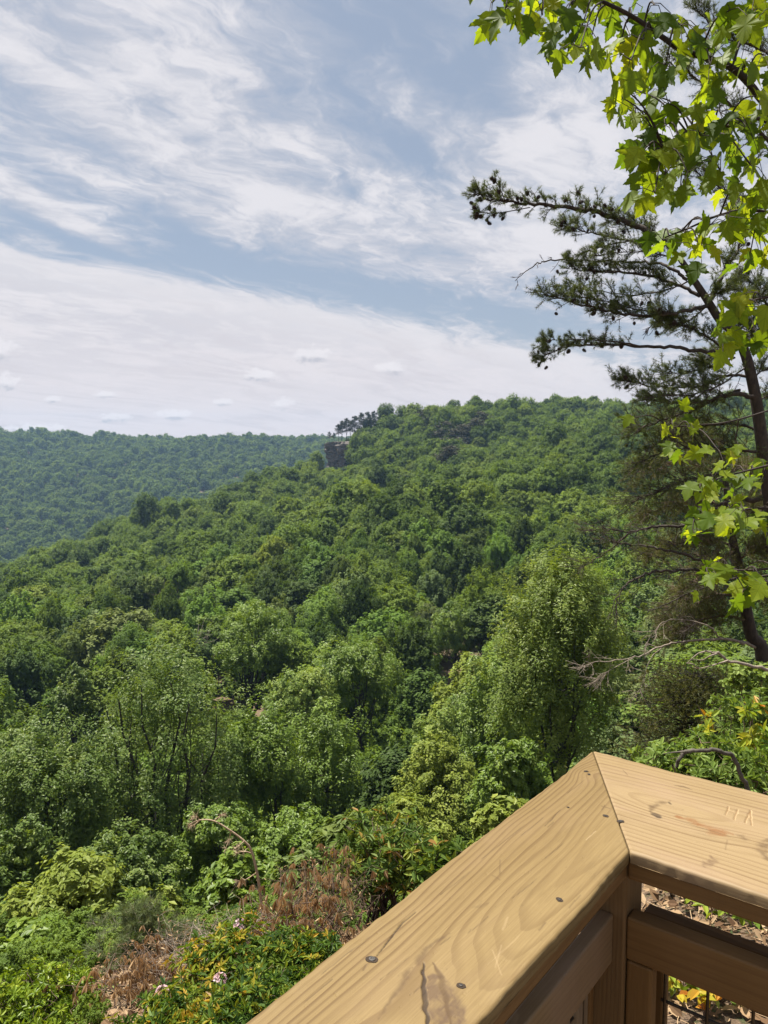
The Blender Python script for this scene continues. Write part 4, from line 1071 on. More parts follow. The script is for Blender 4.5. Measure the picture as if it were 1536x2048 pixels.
def px3(pts, Y, r, dy=.25):
    """photo pixel path -> points at depth about Y, wandering in depth"""
    k = r.normal(size=len(pts)).cumsum() * dy * .4
    return [P(q[0], q[1], (q[2] if len(q) > 2 else Y) + k[i] * (len(q) < 3)) for i, q in enumerate(pts)]


def build_pines():
    r = np.random.default_rng(31); Y = 9.0
    root = thing('pine_tree', (0, 0, 0), 'tall dark pine leaning over the slope, cone-studded limbs reaching out against the sky', 'pine tree')
    base = P(1590, 1500, Y + .1); base[2] = float(ground(base[0], base[1])); root.location = base; off = -base
    tr = [P(1592, 1600, Y), P(1585, 1400, Y), P(1562, 1180, Y)] + [P(a, b, Y) for a, b in ((1540, 1000), (1526, 900), (1512, 800), (1492, 712), (1470, 668), (1440, 640), (1413, 598), (1388, 560), (1362, 520), (1335, 490))]
    tr[0] = base - [0, 0, .3]
    tp = spline(tr, 5); rad = np.interp(np.linspace(0, 1, len(tp)), [0, .25, .5, .7, .85, 1], [.10, .078, .057, .046, .036, .026])
    t = MB(); t.add(*tube(tp + off, rad, 12)); t.obj('trunk', M_PINEBARK, root, True)
    cones = []
    def limb(pts, r0, r1, name='branch', ypos=Y, **kw):
        w, nd = MB(), MB(); pp = [q + off for q in px3(pts, ypos, r)]
        pine_branch(w, nd, r, pp, r0, r1, cones=cones, **kw)
        o = w.obj(name, M_PINEBARK, root, True)
        if nd.n: nd.obj('needles', kw.get('mat', M_NEEDLE), o)
        return o
    limb([(1335, 490, 9), (1300, 465), (1245, 440), (1180, 422), (1110, 412), (1040, 408), (985, 398), (948, 392)], .040, .006, leafy=(.28, 1.0), ntwig=95, tl=.20, up=.40, ncone=26, nt=4)
    limb([(1010, 402), (1000, 378), (985, 352)], .006, .003, leafy=(.3, 1), ntwig=5, tl=.10, up=.2, ncone=29)
    limb([(1060, 415), (1000, 425), (965, 425), (940, 418)], .006, .003, leafy=(.2, 1), ntwig=14, tl=.13, up=.05, ncone=38)
    limb([(1375, 560, 9), (1340, 535), (1290, 525), (1220, 524), (1150, 520), (1085, 524), (1055, 540), (1030, 562)], .020, .003, name='dead_branch', leafy=(.25, 1.0), ntwig=16, tl=.2, up=-.25, bare=1.0, ncone=0)
    limb([(1330, 492, 9), (1270, 484), (1200, 470), (1150, 458), (1132, 452)], .016, .004, leafy=(.15, 1), ntwig=46, tl=.20, up=.25, ncone=44)
    limb([(1260, 482), (1215, 490), (1185, 500), (1168, 505)], .008, .003, leafy=(.2, 1), ntwig=16, tl=.16, up=.1, ncone=48)
    limb([(1400, 592, 9), (1345, 565), (1290, 550), (1220, 543), (1160, 540), (1138, 533)], .022, .004, leafy=(.12, 1), ntwig=85, tl=.22, up=.42, ncone=56)
    limb([(1420, 612, 9), (1350, 625), (1270, 632), (1200, 618), (1140, 603), (1088, 588)], .024, .004, leafy=(.2, 1), ntwig=95, tl=.24, up=.40, ncone=68)
    limb([(1330, 628), (1270, 618), (1200, 600), (1140, 592)], .010, .003, leafy=(.1, 1), ntwig=40, tl=.20, up=.35, ncone=72)
    limb([(1330, 628), (1305, 650), (1290, 664)], .008, .003, name='dead_branch', leafy=(.3, 1), ntwig=8, tl=.16, up=-.3, bare=1.0)
    limb([(1470, 702, 9), (1410, 702), (1340, 694), (1260, 692), (1200, 690), (1140, 692), (1100, 706), (1078, 720)], .026, .003, leafy=(.42, 1), ntwig=46, tl=.17, up=.30, ncone=80)
    limb([(1290, 694), (1235, 684), (1170, 680), (1110, 680), (1088, 686)], .010, .003, leafy=(.3, 1), ntwig=34, tl=.16, up=.2, ncone=84)
    limb([(1446, 695, 9), (1400, 665), (1365, 650), (1342, 646)], .014, .004, leafy=(.1, 1), ntwig=52, tl=.24, up=.3, ncone=88)
    limb([(1420, 600, 9), (1440, 560), (1452, 535), (1475, 500), (1490, 460)], .030, .006, leafy=(.3, 1), ntwig=34, tl=.22, up=.4, ncone=90)
    limb([(1500, 752, 9), (1450, 752), (1405, 772), (1340, 775), (1280, 768), (1242, 758)], .018, .004, leafy=(.15, 1), ntwig=84, tl=.24, up=.30, ncone=96)
    limb([(1470, 715, 9), (1420, 735), (1370, 745), (1320, 748)], .012, .004, leafy=(.1, 1), ntwig=44, tl=.22, up=.25)
    limb([(1512, 792, 9), (1450, 790), (1405, 812), (1340, 835), (1290, 852), (1265, 862)], .030, .004, leafy=(.12, 1), ntwig=90, tl=.30, up=.12, bare=.3, ncone=98)
    limb([(1480, 780, 9), (1420, 800), (1360, 808), (1300, 800)], .016, .004, leafy=(.1, 1), ntwig=60, tl=.26, up=.2, bare=.2)
    # thin fill limbs between the main tiers
    for pts in ([(1360, 520), (1300, 505), (1240, 505), (1180, 512)], [(1385, 560), (1330, 580), (1260, 590), (1180, 580), (1130, 572)], [(1415, 610), (1380, 640), (1340, 655), (1310, 640)], [(1320, 480), (1280, 455), (1230, 440)], [(1470, 690), (1420, 715), (1390, 735)], [(1490, 735), (1440, 770), (1380, 790), (1330, 790), (1290, 800)],
                [(1440, 640), (1475, 625), (1500, 600), (1530, 590)], [(1500, 760), (1530, 740), (1560, 735)], [(1480, 700), (1510, 680), (1550, 676)], [(1450, 660), (1480, 655), (1520, 640)], [(1405, 590), (1440, 585), (1470, 570)], [(1515, 800), (1545, 790), (1570, 792)]):
        limb([(*pts[0], 9)] + pts[1:], .010, .003, leafy=(.1, 1), ntwig=44, tl=.24, up=.3)
    # foliage behind the maple, high up right
    limb([(1560, 300, 9.6), (1500, 250), (1440, 190), (1380, 150), (1330, 130)], .025, .004, leafy=(.0, 1), ntwig=90, tl=.34, up=.3, ypos=9.6, nt=4)
    limb([(1560, 120, 9.6), (1500, 90), (1440, 60), (1390, 20)], .02, .004, leafy=(.0, 1), ntwig=90, tl=.32, up=.3, ypos=9.6, nt=4)
    limb([(1560, 420, 9.6), (1480, 400), (1420, 360), (1360, 330)], .02, .004, leafy=(.0, 1), ntwig=70, tl=.32, up=.2, ypos=9.6, nt=4)
    limb([(1550, 640, 9.4), (1530, 600), (1510, 570), (1490, 560)], .02, .004, leafy=(.1, 1), ntwig=40, tl=.25, up=.2, ypos=9.4)
    # lower limbs, bare and light brown, drooping in front of the wooded slope
    B = dict(leafy=(.15, 1), bare=.75, up=-.02, tl=.34, nn=16)
    limb([(1560, 1000, 9), (1480, 1000), (1420, 1022), (1383, 1049), (1320, 1052), (1262, 1066), (1200, 1114), (1168, 1130)], .034, .004, ntwig=60, **B)
    limb([(1262, 1066), (1220, 1058), (1180, 1060)], .008, .003, ntwig=22, **B)
    limb([(1550, 1170, 9), (1470, 1140), (1411, 1124), (1340, 1101), (1288, 1091), (1246, 1087), (1205, 1078)], .026, .004, ntwig=56, **B)
    limb([(1550, 1190, 9.2), (1470, 1146), (1404, 1140), (1350, 1141), (1299, 1147), (1260, 1165), (1236, 1195), (1230, 1234)], .028, .004, ntwig=46, **B)
    limb([(1550, 1150, 9.2), (1460, 1160), (1390, 1181), (1330, 1209), (1304, 1219)], .016, .004, ntwig=24, **B)
    limb([(1530, 905, 9), (1470, 900), (1400, 895), (1330, 905), (1270, 930)], .02, .004, leafy=(.1, 1), ntwig=90, tl=.36, up=.05, bare=.3, nn=17)
    limb([(1536, 960, 9), (1470, 950), (1390, 955), (1310, 985), (1245, 1010)], .022, .004, leafy=(.1, 1), ntwig=90, tl=.38, up=.0, bare=.35, nn=17)
    limb([(1540, 870, 9), (1480, 850), (1420, 850), (1350, 868), (1290, 900)], .018, .004, leafy=(.1, 1), ntwig=80, tl=.34, up=.1, bare=.25, nn=17)
    cm = cone_mesh()
    for k, c in enumerate(cones[:98]):
        o = link('cone', cm, root); o.location = c; s = r.uniform(.75, 1.15); o.scale = (s, s, s); o.rotation_euler = (r.uniform(-1, 1) + math.pi, r.uniform(-1, 1), r.uniform(0, 6))

    # a second, slimmer pine behind the first
    Y2 = 11.0
    base = P(1536, 1420, Y2); base[2] = float(ground(base[0], base[1]))
    root = thing('pine_tree', base, 'slimmer pine with a straight dark stem and sparse olive needles, below the cone-bearing pine', 'pine tree'); off = -base
    tp = spline([base - [0, 0, .3]] + [P(a, b, Y2) for a, b in ((1527, 1332), (1503, 1272), (1489, 1202), (1479, 1140), (1467, 1090), (1458, 1020), (1448, 940), (1440, 880))], 5)
    t = MB(); t.add(*tube(tp + off, np.linspace(.11, .03, len(tp)), 10)); t.obj('trunk', M_PINEBARK, root, True)
    for pts in ([(1458, 1020), (1400, 1000), (1340, 1010), (1290, 1030)], [(1450, 950), (1390, 930), (1330, 925), (1280, 940)], [(1467, 1090), (1410, 1080), (1350, 1090), (1300, 1110)], [(1442, 890), (1400, 870), (1350, 862)],
                [(1485, 1190), (1430, 1190), (1380, 1215), (1330, 1240)], [(1495, 1240), (1440, 1232), (1390, 1245), (1340, 1275)], [(1450, 950), (1500, 930), (1550, 940)], [(1475, 1120), (1520, 1100), (1560, 1110)], [(1485, 1190), (1530, 1180), (1570, 1200)], [(1460, 1040), (1510, 1010), (1560, 1020)], [(1470, 1100), (1430, 1130), (1390, 1160), (1350, 1190)]):
        w, nd = MB(), MB(); pine_branch(w, nd, r, [q + off for q in px3([(*pts[0], Y2)] + pts[1:], Y2, r, .6)], .02, .004, leafy=(.1, 1), ntwig=110, tl=.42, up=.06, bare=.12, nn=20, needle=.065, depth=.6)
        o = w.obj('branch', M_TWIG, root, True); nd.obj('needles', M_NEEDLE_OLD, o)
    # dead grey limbs low on the slim pine
    for pts, r0 in (([(1512, 1295, Y2), (1460, 1279), (1380, 1281), (1330, 1290), (1267, 1316), (1190, 1325), (1162, 1336)], .022), ([(1330, 1290), (1300, 1320), (1284, 1370), (1268, 1396)], .009), ([(1500, 1285, Y2), (1443, 1276), (1415, 1251), (1344, 1239), (1309, 1261), (1290, 1292)], .014), ([(1267, 1316), (1220, 1340), (1195, 1360)], .006), ([(1430, 1279), (1400, 1262), (1380, 1258)], .006)):
        w, nd = MB(), MB(); pine_branch(w, nd, r, [q + off for q in px3(pts, Y2 - .6, r, .2)], r0, .003, leafy=(.45, 1), ntwig=20, tl=.3, up=-.02, bare=1.0)
        w.obj('dead_branch', M_DEADWOOD, root, True)

    # dense low cedar under them
    Y3 = 10.0; base = P(1345, 1640, Y3); base[2] = float(ground(base[0], base[1]))
    root = thing('cedar_tree', base, 'low dense cedar with fine olive and rusty needles beside the rail corner', 'cedar tree'); off = -base
    t = MB(); tops = P(1390, 1345, Y3); t.add(*tube(spline([base * 1.0 - [0, 0, .2], P(1360, 1500, Y3), tops], 6) + off, np.linspace(.08, .02, 13), 8)); t.obj('trunk', M_BARK_DARK, root, True)
    w, nd = MB(), MB(); pts_, dr_ = [], []
    for k in range(430):
        f = r.uniform(0, 1); st = P(np.interp(f, [0, 1], [1350, 1392]), np.interp(f, [0, 1], [1640, 1350]), Y3)
        sp = (1.4 - .75 * f); a = r.uniform(0, 6.28); e = st + np.array([math.cos(a) * sp - .12, math.sin(a) * sp * .9, r.uniform(-.1, .35)]) * r.uniform(.4, 1.0)
        w.add(*tube([st + off, (st + e) / 2 + off + [0, 0, .04], e + off], [.008, .005, .002], 3))
        n = 14; pp = st + (e - st) * r.uniform(.3, 1.02, n)[:, None] + r.normal(size=(n, 3)) * .07; pts_.append(pp + off); dr_.append(np.repeat([unit(e - st)], n, 0) + r.normal(size=(n, 3)) * .4)
    o = w.obj('branch', M_BARK_DARK, root, True); tufts(nd, r, np.concatenate(pts_), np.concatenate(dr_), 14, .055, .006, .7); nd.obj('needles', M_NEEDLE_OLD, o)


build_pines()

# ------------------------------------------------------------------ maple overhead
def maple_leaf_mat():
    m, g, out = new_mat('maple_leaves')
    lx, ly, v = attr(g, 'lx'), attr(g, 'ly'), attr(g, 'v')
    c = g.ramp(v, [(0.0, (.034, .070, .010)), (.35, (.070, .125, .012)), (.6, (.135, .200, .014)), (.93, (.190, .245, .018)), (1.0, (.26, .19, .02))])
    ax = g.m('ABSOLUTE', lx); vein = None
    for dx, dy, y0 in ((0, 1, 0.0), (.60, .80, .02), (.93, .36, .02), (.52, .85, .42)):
        q = g.m('ABSOLUTE', g.m('SUBTRACT', g.m('MULTIPLY', ax, dy), g.m('MULTIPLY', g.m('SUBTRACT', ly, y0), dx)))
        fwd = g.ss(g.m('ADD', g.m('MULTIPLY', ax, dx), g.m('MULTIPLY', g.m('SUBTRACT', ly, y0), dy)), -.01, .02)
        k = g.m('MULTIPLY', g.ss(q, .014, .003), fwd); vein = k if vein is None else g.m('MAXIMUM', vein, k)
    c = g.mix(g.m('MULTIPLY', vein, .4), c, (.055, .095, .012))
    leaf_shader(g, out, c, .52, g.mix(1.0, c, (2.7, 2.3, .7), 'MULTIPLY'), .5, .18)
    return m


HALF = [(0, 0), (.10, -.035), (.20, .0), (.27, .055), (.38, .07), (.30, .15), (.33, .22), (.42, .25), (.46, .33), (.58, .37), (.66, .47), (.53, .46), (.47, .50), (.40, .48), (.33, .50), (.235, .475), (.27, .56), (.25, .63), (.28, .71), (.19, .73), (.17, .80), (.12, .85), (.10, .92), (.04, .97), (0, 1.06)]


def leaf_shape():
    right = HALF; left = [(-a, b) for a, b in HALF[1:-1][::-1]]
    ol = np.array(right + left); c = np.array([[0, .36]]); V2 = np.vstack([ol, c]); n = len(ol)
    F = np.array([(k, (k + 1) % n, n) for k in range(n)])
    V2[:, 1] *= 1.0
    return V2, F


def maple_leaves(b, r, base, tipdir, nrm, size, tone):
    V2, F = leaf_shape(); n = len(base)
    T = unit(tipdir); N = unit(nrm - T * np.sum(nrm * T, 1, keepdims=True)); B = np.cross(T, N)
    x, y = V2[:, 0], V2[:, 1]; fold = r.uniform(.0, .26, n)[:, None]; curl = r.uniform(.02, .34, n)[:, None]; tw = r.normal(0, .12, n)[:, None]; wave = r.uniform(0, 6.28, n)[:, None]
    z = fold * np.abs(x) - curl * y * y * .8 - .25 * curl * x * x + tw * x * y + .03 * np.sin(9 * x + 7 * y + wave)
    asym = 1 + r.normal(0, .07, n)[:, None] * np.sign(x)
    wd = r.uniform(.85, 1.1, n)[:, None]
    s = size[:, None, None]
    V = base[:, None] + s * ((x * asym * wd)[..., None] * B[:, None] + np.repeat(y[None], n, 0)[..., None] * T[:, None] + z[..., None] * N[:, None])
    m = len(V2); Fi = (F[None] + (np.arange(n) * m)[:, None, None]).reshape(-1, 3)
    b.add(V.reshape(-1, 3), Fi, lx=np.tile(x, n), ly=np.tile(y, n), v=np.repeat(tone, m))


def build_maple():
    r = np.random.default_rng(77); ML = maple_leaf_mat()
    base = np.array([2.9, 2.3, float(ground(2.9, 2.3))])
    root = thing('maple_tree', base, 'maple overhanging the view with large lobed leaves glowing yellow-green in the sun', 'maple tree'); off = -base
    crotch = np.array([2.75, 2.35, 1.1])
    t = MB(); t.add(*tube(spline([base - [0, 0, .2], base + [-.05, 0, 1.2], crotch, crotch + [-.1, .2, 1.6]], 6) + off, np.linspace(.085, .045, 19), 10)); t.obj('trunk', M_MAPLEBARK, root, True)
    def spray(path, r0, clusters, size=.088, up=.15, yy=2.2, light=.5, dens=.68, hang=1.0):
        w, lv = MB(), MB()
        pp = spline(path, 6); w.add(*tube(pp + off, np.linspace(r0, max(.0022, r0 * .3), len(pp)), 7))
        for cx, cyy, n, sx, sy in clusters:
            Yc = yy + r.normal() * .14
            c = P(cx, cyy, Yc); i = int(np.argmin(np.linalg.norm(pp - c, axis=1))); a = pp[i]
            tw = spline([a, (a + c) / 2 + np.array([0, 0, .03]), c], 4); w.add(*tube(tw + off, np.linspace(.0032, .0016, len(tw)), 5))
            bs = []; n = max(2, int(round(n * dens)))
            for k in range(n):
                node = tw[r.integers(2, len(tw))] if r.uniform() < .35 else c
                q = P(cx + r.normal() * sx, cyy + r.normal() * sy, Yc + r.normal() * .10)
                w.add(*tube(np.array([node, (node + q) / 2 + [0, 0, .012], q]) + off, [.0013, .0011, .0009], 4)); bs.append(q)
            bs = np.array(bs); out = unit(bs - c + r.normal(size=bs.shape) * .03)
            tip = np.array([0, 0, -hang]) + out * .45 + r.normal(size=bs.shape) * .28 + np.array([-.22, -.10, 0])
            nr = np.array([-.05, -.55, up]) + r.normal(size=bs.shape) * np.array([.65, .45, .4])
            tone = np.clip(r.normal(light, .22, n), 0, .94); tone = np.minimum(tone, .94)
            sz = .86 * size * r.choice([.55, .75, .9, 1.0, 1.1], n, p=[.1, .2, .3, .25, .15]) * r.uniform(.92, 1.08, n)
            maple_leaves(lv, r, bs + off, tip, nr, sz, tone)
        o = w.obj('branch', M_MAPLEBARK, root, True); lv.obj('foliage', ML, o, True)
    def pp(pts, Y): return [crotch] + [P(a, b, Y) for a, b in pts]
    spray(pp([(1700, 400), (1536, 214), (1502, 171), (1464, 136), (1414, 116), (1364, 100), (1326, 75), (1281, 43), (1243, 21), (1195, -2), (1120, -40), (1040, -60)], 2.2), .012,
          [(985, 5, 8, 18, 18), (1010, 20, 5, 14, 14), (1070, 0, 7, 24, 16), (1130, 55, 7, 22, 16), (1160, 95, 6, 18, 12), (1200, 20, 6, 16, 16), (1240, 90, 5, 18, 16), (1280, 130, 5, 16, 12), (1085, 30, 4, 22, 16), (1145, 10, 6, 26, 22), (1165, 50, 8, 24, 20), (1180, 85, 4, 18, 12), (1255, 45, 6, 26, 20), (1285, 80, 6, 26, 22), (1262, 120, 4, 18, 16), (1310, 10, 6, 26, 20), (1360, 50, 8, 30, 24), (1330, 130, 6, 26, 22), (1400, 60, 9, 32, 28), (1420, 130, 9, 32, 28), (1460, 20, 8, 32, 24), (1500, 60, 10, 30, 34), (1520, 10, 8, 26, 24), (1490, 140, 9, 30, 30), (1530, 110, 7, 22, 30)], .090)
    spray(pp([(1720, 420), (1600, 300), (1536, 245), (1502, 239), (1452, 254), (1416, 264), (1370, 285), (1330, 300)], 2.3), .008,
          [(1235, 190, 6, 14, 16), (1270, 215, 6, 16, 16), (1262, 175, 5, 20, 18), (1300, 190, 5, 22, 16), (1242, 172, 3, 12, 10), (1330, 205, 6, 24, 22), (1330, 250, 8, 30, 22), (1300, 280, 7, 22, 22), (1280, 310, 6, 16, 22), (1350, 300, 8, 26, 24), (1330, 350, 7, 24, 24), (1375, 345, 7, 24, 22), (1400, 215, 6, 26, 22), (1400, 270, 8, 30, 22), (1440, 225, 8, 30, 28), (1450, 290, 8, 30, 28), (1500, 260, 10, 30, 34), (1520, 190, 8, 26, 30), (1500, 330, 10, 30, 34), (1440, 340, 6, 26, 24), (1310, 385, 5, 18, 14), (1290, 340, 4, 14, 14), (1360, 385, 4, 16, 14)], .086, yy=2.3)
    spray(pp([(1700, 520), (1580, 440), (1500, 420), (1440, 430), (1380, 455), (1330, 475)], 2.5), .007,
          [(1325, 480, 6, 24, 10), (1370, 465, 8, 28, 12), (1420, 450, 9, 30, 16), (1400, 500, 8, 30, 14), (1460, 430, 9, 30, 22), (1500, 460, 12, 30, 28), (1520, 400, 9, 24, 28), (1500, 510, 8, 28, 18), (1470, 390, 8, 26, 24)], .085, up=.45, yy=2.5, hang=.75)
    spray(pp([(1650, 640), (1580, 600), (1530, 595), (1480, 610)], 2.4), .006, [(1470, 620, 5, 18, 16), (1500, 610, 6, 22, 16), (1530, 630, 7, 20, 22), (1450, 660, 4, 12, 16), (1510, 660, 5, 20, 14), (1445, 690, 4, 10, 14)], .088, up=.5, yy=2.4, hang=.8)
    # boughs above the view: they shade the leaves below
    rr = np.random.default_rng(12)
    spray(pp([(1700, 0), (1500, -250), (1250, -380), (1000, -450)], 2.3), .012, [(rr.uniform(900, 1600), rr.uniform(-620, -90), 9, 40, 34) for _ in range(13)], .095)
    # lower sprays in front of the pine
    lo = np.array([2.85, 2.35, -.1])
    def low(pts, Y): return [lo] + [P(a, b, Y) for a, b in pts]
    spray(low([(1650, 900), (1540, 930), (1480, 945), (1430, 960), (1400, 985)], 3.0), .006, [(1400, 975, 6, 16, 10), (1425, 960, 6, 18, 10), (1465, 950, 8, 22, 10), (1500, 955, 7, 20, 12), (1530, 940, 6, 14, 14), (1440, 985, 4, 20, 8)], .085, up=.95, yy=3.0, hang=.5)
    spray(low([(1650, 1000), (1540, 1015), (1480, 1020), (1430, 1030), (1390, 1050)], 2.9), .006, [(1385, 1060, 6, 10, 14), (1410, 1035, 7, 18, 10), (1450, 1025, 8, 20, 12), (1490, 1020, 8, 20, 14), (1520, 1030, 7, 16, 16), (1470, 1060, 5, 22, 8), (1535, 1060, 4, 8, 12)], .09, up=.95, yy=2.9, hang=.5)
    spray(low([(1650, 1120), (1560, 1135), (1500, 1140), (1440, 1142), (1410, 1150)], 2.7), .006, [(1415, 1155, 6, 12, 14), (1440, 1135, 7, 16, 12), (1480, 1140, 8, 20, 14), (1490, 1180, 6, 18, 12), (1525, 1160, 8, 14, 18)], .095, up=.9, yy=2.7, hang=.6)
    spray(low([(1640, 780), (1540, 820), (1450, 845), (1390, 850), (1340, 855)], 3.3), .005, [(1345, 850, 5, 14, 10), (1370, 835, 4, 14, 6), (1385, 860, 5, 12, 6), (1265, 836, 2, 5, 4), (1350, 915, 4, 9, 8), (1350, 890, 5, 14, 7), (1440, 905, 6, 20, 8), (1470, 900, 5, 16, 8)], .075, up=.7, yy=3.3, hang=.5, light=.6)


build_maple()

# ------------------------------------------------------------------ shrubs by the overlook
M_LAUREL = foliage_mat('laurel_leaves', [(0, (.030, .065, .016)), (.45, (.09, .16, .025)), (.75, (.22, .26, .025)), (1.0, (.42, .27, .04))], .3, .55, .2)
M_RHODO = foliage_mat('rhododendron_leaves', [(0, (.045, .085, .020)), (.6, (.115, .18, .035)), (.93, (.24, .27, .04)), (1.0, (.30, .17, .05))], .3, .55, .2)
M_DEADLEAF = foliage_mat('dead_leaves', [(0, (.20, .120, .055)), (.5, (.43, .285, .15)), (1.0, (.60, .46, .29))], .25, .6, .2, (1.2, 1.0, .8))
M_SHRUBLEAF = foliage_mat('shrub_leaves', [(0, (.075, .125, .022)), (.5, (.145, .215, .042)), (1.0, (.24, .31, .08))], .32, .55, .22)
M_LIMESHRUB = foliage_mat('lime_shrub_leaves', [(0, (.08, .14, .014)), (.5, (.17, .25, .02)), (1.0, (.32, .38, .04))], .32, .4, .35)
M_AUTUMN = foliage_mat('turning_leaves', [(0, (.13, .22, .03)), (.45, (.28, .33, .035)), (.75, (.45, .36, .03)), (1.0, (.45, .16, .03))], .35, .4, .35)
M_PETAL = foliage_mat('pink_petals', [(0, (.62, .38, .42)), (1.0, (.80, .66, .66))], .3, .5, .2, (1, 1, 1))
M_LITTER = foliage_mat('litter_leaves', [(0, (.10, .055, .030)), (.5, (.26, .165, .09)), (1.0, (.46, .33, .20))], .1, .7, .15, (1, 1, 1))


def shrub(name, label, cat, cpx, cpy, Y, rpx, basepy, nstem, nwhorl, per, L, W, mat, seed, droop=0.0, stem_mat=None, spread=.75, up=.5, depth=1.0, group=None, r0=.012, tipbias=.6, twigs=3, tone=(.5, .25), open_=0.0):
    """stems from a base fan out into a rounded mass and carry whorls of leaves"""
    r = np.random.default_rng(seed); base = P(cpx, basepy, Y); base[2] = float(ground(base[0], base[1])); c = P(cpx, cpy, Y)
    rad = np.array([rpx[0] * Y / FPX, rpx[0] * Y / FPX * depth, rpx[1] * Y / FPX])
    e = thing(name, base, label, cat, group); st, lv = MB(), MB(); A, D = [], []
    for k in range(nstem):
        d = rsphere(1, r)[0]; d[2] = abs(d[2]) * .9 - .35; tip = c + d * rad * r.uniform(.45, 1.0)
        b0 = base + np.array([r.normal() * .12, r.normal() * .12, 0]) * min(2., rad[0] * 2); mid = b0 + (tip - b0) * .5 + np.array([0, 0, .12 * rad[2]]) + r.normal(size=3) * .1 * rad
        p = spline([b0, mid, tip], 6); st.add(*tube(p - base, np.linspace(r0, r0 * .3, len(p)), 5))
        for q in range(nwhorl):
            i = r.integers(len(p) // 2, len(p)); a = p[i]; dd = rsphere(1, r)[0]; dd[2] = dd[2] * .6 + .25
            tipq = a + unit(dd) * rad * r.uniform(.12, .42); tp = spline([a, (a + tipq) / 2 + r.normal(size=3) * .02 * rad, tipq], 3); st.add(*tube(tp - base, np.linspace(r0 * .35, r0 * .16, len(tp)), 4))
            A.append(tipq); D.append(unit(tipq - a))
            for z in range(twigs - 1): A.append(a + (tipq - a) * r.uniform(.3, .9)); D.append(unit(tipq - a + r.normal(size=3) * .4))
    A = np.array(A); D = np.array(D); D = unit(D * tipbias + np.array([0, 0, up])); m = len(A) * per
    ang = np.tile(np.arange(per) * 2 * math.pi / per, len(A)) + np.repeat(r.uniform(0, 6, len(A)), per) + r.normal(size=m) * .25
    Dn = np.repeat(D, per, 0); u1 = unit(np.cross(Dn, np.repeat(rsphere(len(A), r), per, 0))); u2 = np.cross(Dn, u1)
    o = u1 * np.cos(ang)[:, None] + u2 * np.sin(ang)[:, None]
    T = unit(o * spread + Dn * (1 - spread) + r.normal(size=(m, 3)) * .16 + np.array([0, 0, -droop])); N = unit(Dn + r.normal(size=(m, 3)) * .22 + np.array([0, 0, .001]))
    if droop > .8: N = unit(o + r.normal(size=(m, 3)) * .4)
    ln = L * r.uniform(.6, 1.2, m); V, F = leaf_six(np.repeat(A, per, 0) - base + o * .004, T, N, ln, W / L * ln * r.uniform(.8, 1.15, m), .18)
    tn = np.clip(np.repeat(r.normal(tone[0], tone[1], len(A)), per) + r.normal(size=m) * .1, 0, 1); lv.add(V, F, v=np.tile(np.repeat(tn, 6), 1))
    st.obj('stems', stem_mat or M_TWIG, e, True); f = lv.obj('foliage', mat, e)
    return e, A - base, r


